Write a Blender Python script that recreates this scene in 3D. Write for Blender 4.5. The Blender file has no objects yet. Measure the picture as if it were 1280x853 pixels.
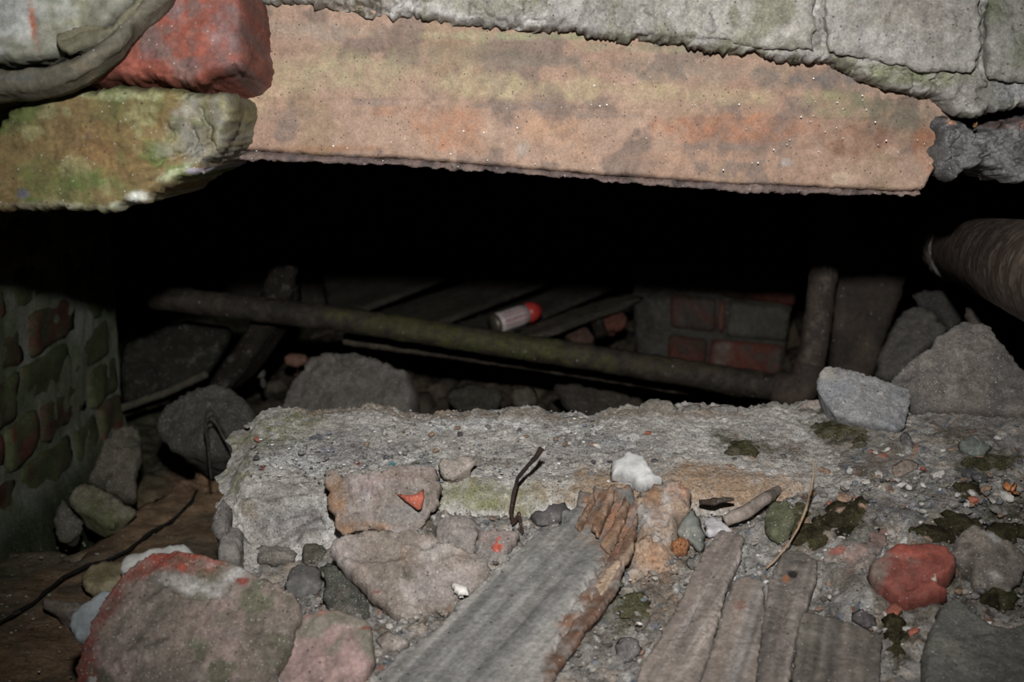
import bpy, math, random
import numpy as np
from mathutils import Vector, Matrix
from mathutils.geometry import delaunay_2d_cdt

# ------------------------------------------------------------------ camera, world, flash
W, H_, FPX = 1280, 853, 1778.0
PITCH = math.radians(10)
scene = bpy.context.scene
COL = scene.collection
cam_data = bpy.data.cameras.new('camera')
cam = bpy.data.objects.new('camera', cam_data)
COL.objects.link(cam)
cam_data.sensor_width = 36
cam_data.lens = 50
cam_data.clip_start = .02
cam.location = (0, 0, 0)
cam.rotation_euler = (math.radians(90) - PITCH, 0, 0)
cam_data.dof.use_dof = True
cam_data.dof.focus_distance = 1.06
cam_data.dof.aperture_fstop = 11
scene.camera = cam

world = bpy.data.worlds.new('world')
scene.world = world
world.use_nodes = True
world.node_tree.nodes['Background'].inputs[0].default_value = (.5, .6, .7, 1)
world.node_tree.nodes['Background'].inputs[1].default_value = .0035

SP, CP = math.sin(PITCH), math.cos(PITCH)
def P(px, py, d):
    """pixel and distance along the lens axis -> world point"""
    xc = (px - 640) / FPX * d
    yc = (426.5 - py) / FPX * d
    return Vector((xc, yc * SP + d * CP, yc * CP - d * SP))

fl = bpy.data.lights.new('camera_flash', 'SPOT')
fo = bpy.data.objects.new('camera_flash', fl)
COL.objects.link(fo)
fo.location = (0.0, .13 * SP, .13 * CP)
fl.energy = 68
fl.color = (1, .975, .95)
fl.shadow_soft_size = .011
fl.spot_size = math.radians(58)
fl.spot_blend = 1.0
aim = P(690, 330, 1.0)
fo.rotation_euler = (aim - fo.location).to_track_quat('-Z', 'Y').to_euler()

scene.view_settings.view_transform = 'Standard'
scene.view_settings.look = 'None'
scene.view_settings.exposure = 0.0
scene.view_settings.gamma = 1
scene.view_settings.use_curve_mapping = False

# ------------------------------------------------------------------ numpy noise
def _h(ix, iy, iz, s):
    with np.errstate(over='ignore'):
        n = (ix.astype(np.uint32) * np.uint32(374761393) + iy.astype(np.uint32) * np.uint32(668265263)
             + iz.astype(np.uint32) * np.uint32(2147483647) + np.uint32((s * 1274126177) & 0xffffffff))
        n = (n ^ (n >> np.uint32(13))) * np.uint32(1274126177)
        n = (n ^ (n >> np.uint32(15))) * np.uint32(2246822519)
        n ^= n >> np.uint32(16)
    return n.astype(np.float64) / 4294967295.0
def vnoise(p, s=0):
    i = np.floor(p).astype(np.int64)
    f = p - i
    f = f * f * (3 - 2 * f)
    r = 0
    for dx in (0, 1):
        wx = f[:, 0] if dx else 1 - f[:, 0]
        for dy in (0, 1):
            wy = f[:, 1] if dy else 1 - f[:, 1]
            for dz in (0, 1):
                wz = f[:, 2] if dz else 1 - f[:, 2]
                r = r + wx * wy * wz * _h(i[:, 0] + dx, i[:, 1] + dy, i[:, 2] + dz, s)
    return r * 2 - 1
def fbm(p, sc, o=4, s=0, g=.5):
    r = 0; a = 1; t = 0
    for k in range(o):
        r = r + a * vnoise(p * sc + 17.3 * k, s + k)
        t += a; a *= g; sc *= 2.03
    return r / t * 1.6
def ridged(p, sc, o=4, s=0):
    r = 0; a = 1; t = 0
    for k in range(o):
        r = r + a * (1 - 2 * np.abs(vnoise(p * sc + 9.1 * k, s + k)))
        t += a; a *= .5; sc *= 2.1
    return r / t
def worley2(p, sc, s=0):
    """p (n,2or3) -> F1, F2, cell id, on the first two columns"""
    q = p[:, :2] * sc
    i = np.floor(q).astype(np.int64)
    F1 = np.full(len(q), 9.); F2 = np.full(len(q), 9.); ID = np.zeros(len(q))
    z = np.zeros(len(q), np.int64)
    for dx in (-1, 0, 1):
        for dy in (-1, 0, 1):
            a = i[:, 0] + dx; b = i[:, 1] + dy
            jx = _h(a, b, z, s + 11); jy = _h(a, b, z, s + 23); idn = _h(a, b, z, s + 37)
            d = np.hypot(a + jx - q[:, 0], b + jy - q[:, 1])
            n = d < F1
            F2 = np.where(n, F1, np.minimum(F2, d))
            ID = np.where(n, idn, ID)
            F1 = np.where(n, d, F1)
    return F1, F2, ID
def sstep(x, a, b):
    t = np.clip((x - a) / (b - a), 0, 1)
    return t * t * (3 - 2 * t)

def lin(c):
    c = np.array(c, float) / 255.
    c = np.where(c < .04045, c / 12.92, ((c + .055) / 1.055) ** 2.4)
    g = c @ np.array([.25, .6, .15])
    return g + (c - g) * .80

# ------------------------------------------------------------------ materials
def new_mat(name):
    m = bpy.data.materials.new(name)
    m.use_nodes = True
    nt = m.node_tree
    return m, nt, nt.nodes, nt.links, nt.nodes['Principled BSDF']

def stone_mat(name, scale=420, var=.35, speck=.0, bump=.35, bdist=.0012, rough=.9, spec=.25, stretch=None, speck_scale=260, dark=0.0, mottle=.38, dust=.3, pit=(.1, .4)):
    m, nt, N, L, B = new_mat(name)
    at = N.new('ShaderNodeAttribute'); at.attribute_name = 'Col'
    tc = N.new('ShaderNodeTexCoord')
    vec = tc.outputs['Object']
    if stretch:
        mp = N.new('ShaderNodeMapping'); mp.inputs['Scale'].default_value = stretch
        L.new(vec, mp.inputs['Vector']); vec = mp.outputs['Vector']
    n1 = N.new('ShaderNodeTexNoise'); n1.inputs['Scale'].default_value = scale
    n1.inputs['Detail'].default_value = 5; n1.inputs['Roughness'].default_value = .65
    L.new(vec, n1.inputs['Vector'])
    mr = N.new('ShaderNodeMapRange')
    mr.inputs['From Min'].default_value = .25; mr.inputs['From Max'].default_value = .75
    mr.inputs['To Min'].default_value = 1 - var; mr.inputs['To Max'].default_value = 1 + var
    L.new(n1.outputs['Fac'], mr.inputs['Value'])
    mx = N.new('ShaderNodeMix'); mx.data_type = 'RGBA'; mx.blend_type = 'MULTIPLY'; mx.inputs[0].default_value = 1
    L.new(at.outputs['Color'], mx.inputs[6]); L.new(mr.outputs['Result'], mx.inputs[7])
    n3 = N.new('ShaderNodeTexNoise'); n3.inputs['Scale'].default_value = scale * .22
    n3.inputs['Detail'].default_value = 12; n3.inputs['Roughness'].default_value = .85
    L.new(vec, n3.inputs['Vector'])
    r3 = N.new('ShaderNodeMapRange')
    r3.inputs['From Min'].default_value = .36; r3.inputs['From Max'].default_value = .64
    r3.inputs['To Min'].default_value = 1 - mottle; r3.inputs['To Max'].default_value = 1 + mottle
    L.new(n3.outputs['Fac'], r3.inputs['Value'])
    m3 = N.new('ShaderNodeMix'); m3.data_type = 'RGBA'; m3.blend_type = 'MULTIPLY'; m3.inputs[0].default_value = 1
    L.new(mx.outputs[2], m3.inputs[6]); L.new(r3.outputs['Result'], m3.inputs[7])
    n4 = N.new('ShaderNodeTexNoise'); n4.inputs['Scale'].default_value = 60; n4.inputs['Detail'].default_value = 12; n4.inputs['Roughness'].default_value = .8
    L.new(vec, n4.inputs['Vector'])
    r4 = N.new('ShaderNodeMapRange')
    r4.inputs['From Min'].default_value = .55; r4.inputs['From Max'].default_value = .66; r4.inputs['To Max'].default_value = dust
    L.new(n4.outputs['Fac'], r4.inputs['Value'])
    m4 = N.new('ShaderNodeMix'); m4.data_type = 'RGBA'
    L.new(r4.outputs['Result'], m4.inputs[0]); L.new(m3.outputs[2], m4.inputs[6]); m4.inputs[7].default_value = (.33, .315, .295, 1)
    out = m4.outputs[2]
    def specks(out, sc, lo, hi, amount, color):
        v = N.new('ShaderNodeTexVoronoi'); v.inputs['Scale'].default_value = sc
        L.new(tc.outputs['Object'], v.inputs['Vector'])
        r = N.new('ShaderNodeMapRange')
        r.inputs['From Min'].default_value = hi; r.inputs['From Max'].default_value = lo
        v.inputs['Randomness'].default_value = 1
        r.inputs['To Min'].default_value = 0; r.inputs['To Max'].default_value = 1
        L.new(v.outputs['Distance'], r.inputs['Value'])
        sp = N.new('ShaderNodeSeparateColor'); L.new(v.outputs['Color'], sp.inputs[0])
        t = N.new('ShaderNodeMath'); t.operation = 'GREATER_THAN'; t.inputs[1].default_value = 1 - amount
        L.new(sp.outputs[0], t.inputs[0])
        mu = N.new('ShaderNodeMath'); mu.operation = 'MULTIPLY'
        L.new(r.outputs['Result'], mu.inputs[0]); L.new(t.outputs[0], mu.inputs[1])
        m2 = N.new('ShaderNodeMix'); m2.data_type = 'RGBA'
        L.new(mu.outputs[0], m2.inputs[0]); L.new(out, m2.inputs[6]); m2.inputs[7].default_value = (*color, 1)
        return m2.outputs[2]
    if speck > 0:
        out = specks(out, speck_scale * .8, .08, .24, speck * .06, (.5, .49, .47))
        out = specks(out, speck_scale * 2.2, .1, .45, speck * .5, (.40, .39, .37))
    if dark > 0:
        out = specks(out, speck_scale * 1.2, pit[0], pit[1], dark, (.04, .035, .03))
    L.new(out, B.inputs['Base Color'])
    B.inputs['Roughness'].default_value = rough
    B.inputs['Specular IOR Level'].default_value = spec
    n2 = N.new('ShaderNodeTexNoise'); n2.inputs['Scale'].default_value = scale * .33
    n2.inputs['Detail'].default_value = 9; n2.inputs['Roughness'].default_value = .72; n2.inputs['Distortion'].default_value = .6
    L.new(vec, n2.inputs['Vector'])
    bp = N.new('ShaderNodeBump'); bp.inputs['Strength'].default_value = bump; bp.inputs['Distance'].default_value = bdist * 3.2
    L.new(n2.outputs['Fac'], bp.inputs['Height']); L.new(bp.outputs['Normal'], B.inputs['Normal'])
    return m

def plain_mat(name, c, rough=.7, metal=0, spec=.4, scale=200, var=.15):
    m, nt, N, L, B = new_mat(name)
    n1 = N.new('ShaderNodeTexNoise'); n1.inputs['Scale'].default_value = scale
    tc = N.new('ShaderNodeTexCoord'); L.new(tc.outputs['Object'], n1.inputs['Vector'])
    r = N.new('ShaderNodeValToRGB'); c = lin(c)
    r.color_ramp.elements[0].position = .3; r.color_ramp.elements[1].position = .7
    r.color_ramp.elements[0].color = (*np.clip(c * (1 - var), 0, 1), 1); r.color_ramp.elements[1].color = (*np.clip(c * (1 + var), 0, 1), 1)
    L.new(n1.outputs['Fac'], r.inputs[0]); L.new(r.outputs[0], B.inputs['Base Color'])
    B.inputs['Roughness'].default_value = rough; B.inputs['Metallic'].default_value = metal
    B.inputs['Specular IOR Level'].default_value = spec
    return m

M = dict(
    mortar=stone_mat('mortar', 520, .38, .22, .6, .0016, speck_scale=330, dark=.06),
    grit=stone_mat('gritty_mortar', 700, .55, .34, .9, .002, speck_scale=420, dark=.16),
    rubble=stone_mat('rubble_dust', 600, .55, .28, .9, .002, speck_scale=300, dark=.2),
    brick=stone_mat('brick_clay', 380, .3, .06, .4, .001, rough=.8, spec=.35, speck_scale=300, dark=.05, dust=.12),
    lintel=stone_mat('lintel_stone', 650, .28, .0, .45, .0008, rough=.85, spec=.3, speck_scale=420, dark=.05, mottle=.2, dust=.12),
    slate=stone_mat('slate', 300, .25, .08, .3, .0008, rough=.7, spec=.4),
    moss=stone_mat('moss', 900, .7, .04, 1.0, .003, rough=1, spec=.05, dust=.05),
    sheet=stone_mat('weathered_sheet', 220, .3, .03, .5, .001, rough=.75, spec=.3, dust=.15),
    rust=stone_mat('rusty_iron', 500, .5, .02, .7, .001, rough=.65, spec=.35, dark=.6, speck_scale=150, dust=.04, pit=(.22, .5)),
    dirt=stone_mat('dirt', 260, .35, .05, .8, .002, rough=1, spec=.1, speck_scale=200, dark=.05, dust=.1),
    dark_rubble=stone_mat('cellar_rubble', 120, .4, .05, .7, .004, rough=1, spec=.1, speck_scale=120, dark=.1),
    plaster=stone_mat('white_plaster', 420, .12, .0, .5, .0012, rough=.9, spec=.2, mottle=.12, dust=0),
    wood=stone_mat('weathered_wood', 300, .3, .05, .6, .001, rough=.9, spec=.15, speck_scale=260, dark=.03),
)

# ------------------------------------------------------------------ objects
def tag(o, label=None, cat=None, group=None, kind=None):
    if label: o['label'] = label
    if cat: o['category'] = cat
    if group: o['group'] = group
    if kind: o['kind'] = kind
    return o

def mk(name, verts, tris, mat, parent=None, col=None, smooth=True, center=True, quads=None):
    verts = np.asarray(verts, float)
    c = (verts.min(0) + verts.max(0)) / 2 if center else np.zeros(3)
    me = bpy.data.meshes.new(name)
    faces = [np.asarray(tris, np.int32).reshape(-1, 3)] if tris is not None and len(tris) else []
    sizes = [3] * len(faces)
    if quads is not None and len(quads):
        faces.append(np.asarray(quads, np.int32).reshape(-1, 4)); sizes.append(4)
    loops = np.concatenate([f.ravel() for f in faces])
    totals = np.concatenate([np.full(len(f), f.shape[1], np.int32) for f in faces])
    starts = np.concatenate([[0], np.cumsum(totals)[:-1]]).astype(np.int32)
    me.vertices.add(len(verts)); me.vertices.foreach_set('co', (verts - c).ravel().astype(np.float32))
    me.loops.add(len(loops)); me.loops.foreach_set('vertex_index', loops.astype(np.int32))
    me.polygons.add(len(totals)); me.polygons.foreach_set('loop_start', starts)
    me.polygons.foreach_set('use_smooth', np.full(len(totals), smooth))
    me.update(calc_edges=True)
    me.validate()
    if col is not None:
        a = me.color_attributes.new('Col', 'FLOAT_COLOR', 'POINT')
        rgba = np.ones((len(verts), 4), np.float32); rgba[:, :3] = np.clip(col, 0, 1)
        a.data.foreach_set('color', rgba.ravel())
    me.materials.append(mat)
    o = bpy.data.objects.new(name, me)
    COL.objects.link(o)
    o.location = c
    if parent:
        o.parent = parent
        o.location = Vector(c) - (parent.location if parent.parent is None else parent.location + parent.parent.location)
    return o

def empty(name, loc, label=None, cat=None, group=None, kind=None):
    o = bpy.data.objects.new(name, None); COL.objects.link(o)
    o.location = loc; o.empty_display_size = .02
    return tag(o, label, cat, group, kind)

def to_px(v):
    v = np.asarray(v)
    d = v[:, 1] * CP - v[:, 2] * SP
    yc = v[:, 1] * SP + v[:, 2] * CP
    return np.stack([640 + FPX * v[:, 0] / d, 426.5 - FPX * yc / d], 1)

def palette(p, pal, sc=40, seed=0):
    """blend of three surface colours by noise"""
    cs = [lin(c) for c in pal]
    r = np.repeat(cs[0][None], len(p), 0)
    if len(cs) > 1:
        t = sstep(fbm(p, sc, 4, seed + 5), -.25, .35)[:, None]; r = r * (1 - t) + cs[1] * t
    if len(cs) > 2:
        t = sstep(fbm(p, sc * 1.7, 4, seed + 15), .1, .5)[:, None]; r = r * (1 - t) + cs[2] * t
    if len(cs) > 3:
        t = sstep(fbm(p, sc * 3, 4, seed + 25), .2, .5)[:, None]; r = r * (1 - t) + cs[3] * t
    return r
def blob_cols(col, p, px, blobs, seed=0):
    """stains, moss and mineral patches: soft ragged ellipses (px, py, rx, ry, colour, strength, angle)"""
    if not blobs: return col
    w = fbm(p, 55, 5, seed + 71, .6); w2 = fbm(p, 170, 4, seed + 75, .6)
    for b in blobs:
        x, y, rx, ry, c, st = b[:6]
        a = math.radians(b[6]) if len(b) > 6 else 0
        dx = px[:, 0] - x; dy = px[:, 1] - y
        u = (dx * math.cos(a) + dy * math.sin(a)) / rx; v = (-dx * math.sin(a) + dy * math.cos(a)) / ry
        t = (np.clip(sstep(1 - np.hypot(u, v) + .6 * w, -.1, .55) * st * (.8 + .7 * w2), 0, 1))[:, None] if max(rx, ry) > 12 else (sstep(1 - np.hypot(u, v) + .3 * w, 0, .25) * st)[:, None]
        col = col * (1 - t) + lin(c) * t
    return col

def seg_dist(pts, poly, closed=True):
    d = np.full(len(pts), 1e9)
    n = len(poly)
    for i in range(n if closed else n - 1):
        a = poly[i]; b = poly[(i + 1) % n]
        ab = b - a; L2 = (ab ** 2).sum() + 1e-12
        t = np.clip(((pts - a) @ ab) / L2, 0, 1)
        d = np.minimum(d, np.hypot(*(pts - a - t[:, None] * ab).T))
    return d
def inside(pts, poly):
    r = np.zeros(len(pts), bool)
    n = len(poly); j = n - 1
    x, y = pts.T
    for i in range(n):
        xi, yi = poly[i]; xj, yj = poly[j]
        if yi != yj:
            c = ((yi > y) != (yj > y)) & (x < (xj - xi) * (y - yi) / (yj - yi) + xi)
            r ^= c
        j = i
    return r

FACE = (0, -.75, .66)      # leans towards the viewer
FLAT = (0, -.28, .96)      # lies on the heap
WALL = (0, -1, .02)

def slab(name, outline, d, nrm=FACE, T=.012, back=.03, r=.008, res=.0025, jag=.0015, amp=.0012, nsc=70,
         facets=0, fdepth=.5, cracks=(), bumps=(), pal=((130, 125, 120),), psc=40, blobs=(), mat='mortar', parent=None,
         label=None, cat=None, group=None, kind=None, seed=1, grain=None, lift=0, wor=0, wsc=90, at_px=None, taper=.8, tilt=None, edge=.6, scarp=None):
    if scarp is None: scarp = .9 if (mat in ('mortar', 'brick', 'rubble') and not grain and name not in ('stone_block',)) else 0
    """a solid of real thickness whose front outline follows the given pixels on a plane at distance d"""
    angular = mat in ('mortar', 'brick', 'rubble', 'grit', 'slate') and not grain and name not in ('stone_block', 'broken_lip')
    if angular and name in ('mortar_rock', 'brick_chunk', 'cellar_rock', 'large_rock', 'loose_rock', 'rubble_stone', 'stone', 'brown_rock', 'fallen_brick', 'brick_rubble', 'ledge_stone', 'mossy_slab', 'sill_stone', 'slate_chip'):
        edge *= .55; facets = max(facets, 4); fdepth = max(fdepth, .45)
    n = Vector(nrm).normalized()
    cx = sum(p[0] for p in outline) / len(outline); cy = sum(p[1] for p in outline) / len(outline)
    if at_px: cx, cy = at_px
    O = (d if isinstance(d, Vector) else P(cx, cy, d)) + n * lift
    X = Vector((1, 0, 0)); u = (X - n * X.dot(n)).normalized(); v = n.cross(u)
    u_, v_, n_, O_ = (np.array(t) for t in (u, v, n, O))
    def loc(px, py):
        ray = P(px, py, 1.0)
        k = O.dot(n) / ray.dot(n)
        q = ray * k - O
        return (q.dot(u), q.dot(v))
    poly = np.array([loc(*p) for p in outline])
    # resample the outline and make it ragged
    pts = []
    for i in range(len(poly)):
        a, b = poly[i], poly[(i + 1) % len(poly)]
        k = max(1, int(np.hypot(*(b - a)) / res))
        for j in range(k): pts.append(a + (b - a) * j / k)
    pts = np.array(pts)
    # round corners a little
    for _ in range(1 if (angular or grain) else 2): pts = pts * .5 + (np.roll(pts, 1, 0) + np.roll(pts, -1, 0)) * .25
    p3 = np.c_[pts, np.zeros(len(pts))] + seed * 3.7
    if jag:
        nrmv = np.roll(pts, -1, 0) - np.roll(pts, 1, 0)
        nrmv = np.c_[nrmv[:, 1], -nrmv[:, 0]]; nrmv /= np.linalg.norm(nrmv, axis=1)[:, None] + 1e-9
        pts = pts + nrmv * (fbm(p3, 170, 4, seed, .75) * jag * 1.5 + fbm(p3, 45, 2, seed + 2) * jag * .9)[:, None]
    lo = pts.min(0); hi = pts.max(0)
    gx = np.arange(lo[0], hi[0], res); gy = np.arange(lo[1], hi[1], res * .9)
    G = np.stack(np.meshgrid(gx, gy), -1)
    G[1::2, :, 0] += res * .5
    G = G.reshape(-1, 2)
    rng = np.random.RandomState(seed)
    G += rng.uniform(-.22, .22, G.shape) * res
    G = G[inside(G, pts)]
    if len(G):
        G = G[seg_dist(G, pts) > res * .45]
    nb = len(pts)
    allp = np.r_[pts, G]
    res_cdt = delaunay_2d_cdt([Vector(p) for p in allp], [(i, (i + 1) % nb) for i in range(nb)], [], 1, 1e-9, True)
    V2 = np.array([tuple(p) for p in res_cdt[0]]); tris = np.array([tuple(f) for f in res_cdt[2] if len(f) == 3])
    keep = inside(V2[tris].mean(1), pts)
    tris = [tuple(f) for f in tris[keep]]
    orig = res_cdt[3]
    # boundary ids in the output
    idmap = {}
    for k, l in enumerate(orig):
        for q in l: idmap[q] = k
    ring = [idmap[i] for i in range(nb) if i in idmap]
    ring = [a for i, a in enumerate(ring) if a != ring[i - 1]]
    V2i = V2
    dist = seg_dist(V2i, pts)
    q3 = np.c_[V2i, np.zeros(len(V2i))] + seed * 1.3
    t = np.clip(dist / (r * edge) * (1 + .55 * fbm(q3, 55, 3, seed + 81)), 0, 1)
    h = T * np.clip(1 - (1 - t) ** 2.6, 0, 1) ** .5
    size = max(hi - lo) / 2; mid = (hi + lo) / 2
    if facets:
        for k in range(facets):
            a = rng.uniform(0, 2 * math.pi); s = rng.uniform(.25, 1.0) * fdepth
            off = rng.uniform(.05, .8)
            q = ((V2i - mid) @ np.array([math.cos(a), math.sin(a)])) / size
            h = np.minimum(h, T * (1.0 - np.clip(q + 1 - off, 0, 9) * s * 1.6))
    if tilt is not None:   # slope of the top: (du, dv)
        h = h + (V2i - mid) @ np.array(tilt) * np.minimum(1, dist / (r * .5))
    p3 = np.c_[V2i, np.zeros(len(V2i))] + seed * 3.7
    if grain:
        g0 = np.array(loc(*grain[0])); g1 = np.array(loc(*grain[1])); g = (g1 - g0) / np.linalg.norm(g1 - g0)
        al = V2i @ g; ac = V2i @ np.array([-g[1], g[0]])
        p3g = np.c_[al * .07, ac * 2.2, np.zeros(len(al))] + seed
    else:
        p3g = p3
    e = np.minimum(1, dist / (r * .6) + .15)
    h = h + amp * e * (fbm(p3g, nsc, 5, seed + 3, .55) * .8 + .5 * ridged(p3g, nsc * 1.7, 3, seed + 9))
    if scarp:
        f1 = fbm(p3, 30, 4, seed + 90, .6); f2 = fbm(p3, 55, 4, seed + 95, .6)
        h = h + e * amp * scarp * (sstep(f1, -.02, .04) - .5 + .6 * sstep(f2, .2, .26))
    wcol = None
    if wor:
        F1, F2, ID = worley2(p3 + .004 * fbm(p3, 80, 2, seed)[:, None], wsc, seed)
        h = h + wor * e * (np.clip(F2 - F1, 0, .35) / .35 - .6 + .6 * (ID - .5)); wcol = ID
    V3 = O_ + V2i[:, :1] * u_ + V2i[:, 1:] * v_ + h[:, None] * n_
    base = O_ + V2i[:, :1] * u_ + V2i[:, 1:] * v_
    px = to_px(base)
    for (bx, by, rx, ry, hh) in bumps:
        g = np.exp(-(((px[:, 0] - bx) / rx) ** 2 + ((px[:, 1] - by) / ry) ** 2))
        V3 = V3 + (g * hh * e)[:, None] * n_
    cav = np.zeros(len(V3))
    for (line, wpx, dep) in cracks:
        ln = np.array(line, float)
        wob = np.stack([fbm(p3, 160, 3, seed + 40), fbm(p3, 160, 3, seed + 41)], 1) * wpx * 1.6
        dd = seg_dist(px + wob, ln, False)
        g = np.clip(1 - dd / wpx, 0, 1) ** .7
        V3 = V3 - (g * dep)[:, None] * n_
        cav = np.maximum(cav, g)
    pw = V3 * 1.0
    col = palette(p3g if grain else p3, pal, psc, seed)
    if wcol is not None: col = col * (.75 + .5 * wcol)[:, None]
    col = blob_cols(col, p3, px, blobs, seed)
    col = col * (1 + (.42 if grain else .18) * fbm(p3g, 120 if grain else 150, 4, seed + 60, .7))[:, None]
    # sides and back
    nf = len(V3)
    rp = V2i[ring]; cen = rp.mean(0)
    vs = [V3]; cs = [col]
    prev = list(ring); faces = list(tris)
    cnt = nf
    nrings = max(5, min(9, int(back / .010)))
    cd_ = (rp - cen); cd_ = cd_ / (np.linalg.norm(cd_, axis=1)[:, None] + 1e-9)
    for dep in list(np.linspace(.0, 1.0, nrings + 1)[1:] ** 1.3) + [1.02]:
        k = 1 - (1 - taper) * dep if dep <= 1 else taper * .5
        q = cen + (rp - cen) * k
        if dep <= 1:
            sm_ = (rp + np.roll(rp, 3, 0) + np.roll(rp, -3, 0) + np.roll(rp, 6, 0) + np.roll(rp, -6, 0)) / 5 - rp
            q = q + sm_ * min(1, dep * 3)
            q3_ = np.c_[q, np.full(len(q), dep * back)] + seed * 2.1
            q = q + cd_ * (fbm(q3_, 90, 4, seed + 7, .6) * (jag * 1.2 + amp * .6) - .0004)[:, None]
        zz = -dep * back + (fbm(np.c_[q, np.full(len(q), dep)] + seed, 60, 3, seed) * amp * .4) * (dep < 1)
        vs.append(O_ + q[:, :1] * u_ + q[:, 1:] * v_ + zz[:, None] * n_)
        cs.append(col[ring])
        cur = list(range(cnt, cnt + len(ring)))
        m_ = len(ring)
        for i in range(m_):
            j = (i + 1) % m_
            faces.append((prev[j], prev[i], cur[i])); faces.append((prev[j], cur[i], cur[j]))
        prev = cur; cnt += m_
    vs.append((O_ + cen[0] * u_ + cen[1] * v_ - back * 1.02 * n_)[None]); cs.append(col[ring].mean(0)[None])
    for i in range(len(prev)):
        faces.append((prev[(i + 1) % len(prev)], prev[i], cnt))
    # consistent winding: the front must face along n
    F = np.array(faces)
    VV = np.concatenate(vs)
    a, b, c = VV[F[:len(tris), 0]], VV[F[:len(tris), 1]], VV[F[:len(tris), 2]]
    if (np.cross(b - a, c - a) @ n_).sum() < 0: F[:len(tris)] = F[:len(tris), ::-1]
    area = .5 * (pts[:, 0] * np.roll(pts[:, 1], -1) - np.roll(pts[:, 0], -1) * pts[:, 1]).sum()
    if area < 0: F[len(tris):] = F[len(tris):, ::-1]
    o = mk(name, VV, F, M[mat], parent, np.concatenate(cs))
    return tag(o, label, cat, group, kind)

def grid_mesh(name, Vg, col, mat, parent=None):
    ny, nx = Vg.shape[:2]
    idx = np.arange(ny * nx).reshape(ny, nx)
    q = np.stack([idx[:-1, :-1], idx[:-1, 1:], idx[1:, 1:], idx[1:, :-1]], -1).reshape(-1, 4)
    return mk(name, Vg.reshape(-1, 3), None, M[mat], parent, col, quads=q)

def tube(name, path, rad, mat, pal, parent=None, res=.004, seg=28, amp=.0006, seed=1, blobs=(), label=None, cat=None, kind=None, group=None, psc=60, wob=0, caps=True):
    """a solid bar along a path of world points, radius per point"""
    P_ = [np.array(p) for p in path]
    R = [rad] * len(P_) if not hasattr(rad, '__len__') else list(rad)
    pts = []; rr = []
    for i in range(len(P_) - 1):
        k = max(1, int(np.linalg.norm(P_[i + 1] - P_[i]) / res))
        for j in range(k):
            pts.append(P_[i] + (P_[i + 1] - P_[i]) * j / k); rr.append(R[i] + (R[i + 1] - R[i]) * j / k)
    pts.append(P_[-1]); rr.append(R[-1])
    pts = np.array(pts); rr = np.array(rr)
    if wob: pts = pts + np.stack([fbm(pts, 25, 3, seed + k) for k in range(3)], 1) * wob
    tan = np.gradient(pts, axis=0); tan /= np.linalg.norm(tan, axis=1)[:, None]
    up = np.array([0, 0, 1.]) if abs(tan[0][2]) < .8 else np.array([0, 1., 0])
    a = np.cross(tan, up); a /= np.linalg.norm(a, axis=1)[:, None]; b = np.cross(a, tan)
    th = np.linspace(0, 2 * math.pi, seg, endpoint=False)
    rad3 = a[:, None] * np.cos(th)[None, :, None] + b[:, None] * np.sin(th)[None, :, None]
    V = pts[:, None] + rad3 * rr[:, None, None]
    Vf = V.reshape(-1, 3)
    nz = fbm(Vf, 80, 3, seed) * amp + np.minimum(0, fbm(Vf, 150, 2, seed + 4)) * amp
    Vf = Vf + rad3.reshape(-1, 3) * nz[:, None]
    m = len(pts); idx = np.arange(m * seg).reshape(m, seg)
    nx = np.roll(idx, -1, 1)
    q = np.stack([idx[:-1], nx[:-1], nx[1:], idx[1:]], -1).reshape(-1, 4)
    col = palette(Vf, pal, psc, seed)
    col = blob_cols(col, Vf, to_px(Vf), blobs, seed)
    t = []
    if caps:
        Vf = np.r_[Vf, pts[:1], pts[-1:]]; col = np.r_[col, col[:1], col[-1:]]
        c0 = len(Vf) - 2
        for i in range(seg):
            j = (i + 1) % seg
            t.append((idx[0][j], idx[0][i], c0)); t.append((idx[-1][i], idx[-1][j], c0 + 1))
    o = mk(name, Vf, t, M[mat] if isinstance(mat, str) else mat, parent, col, quads=q)
    return tag(o, label, cat, group, kind)

def box(name, lo, hi, mat, pal, parent=None, kind=None, n=1, seed=1):
    lo = np.array(lo); hi = np.array(hi)
    v = np.array([[x, y, z] for x in (0, 1) for y in (0, 1) for z in (0, 1)], float) * (hi - lo) + lo
    q = [(0, 1, 3, 2), (4, 6, 7, 5), (0, 4, 5, 1), (2, 3, 7, 6), (0, 2, 6, 4), (1, 5, 7, 3)]
    o = mk(name, v, None, M[mat], parent, palette(v, pal, 5, seed), smooth=False, quads=q)
    return tag(o, kind=kind)

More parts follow.
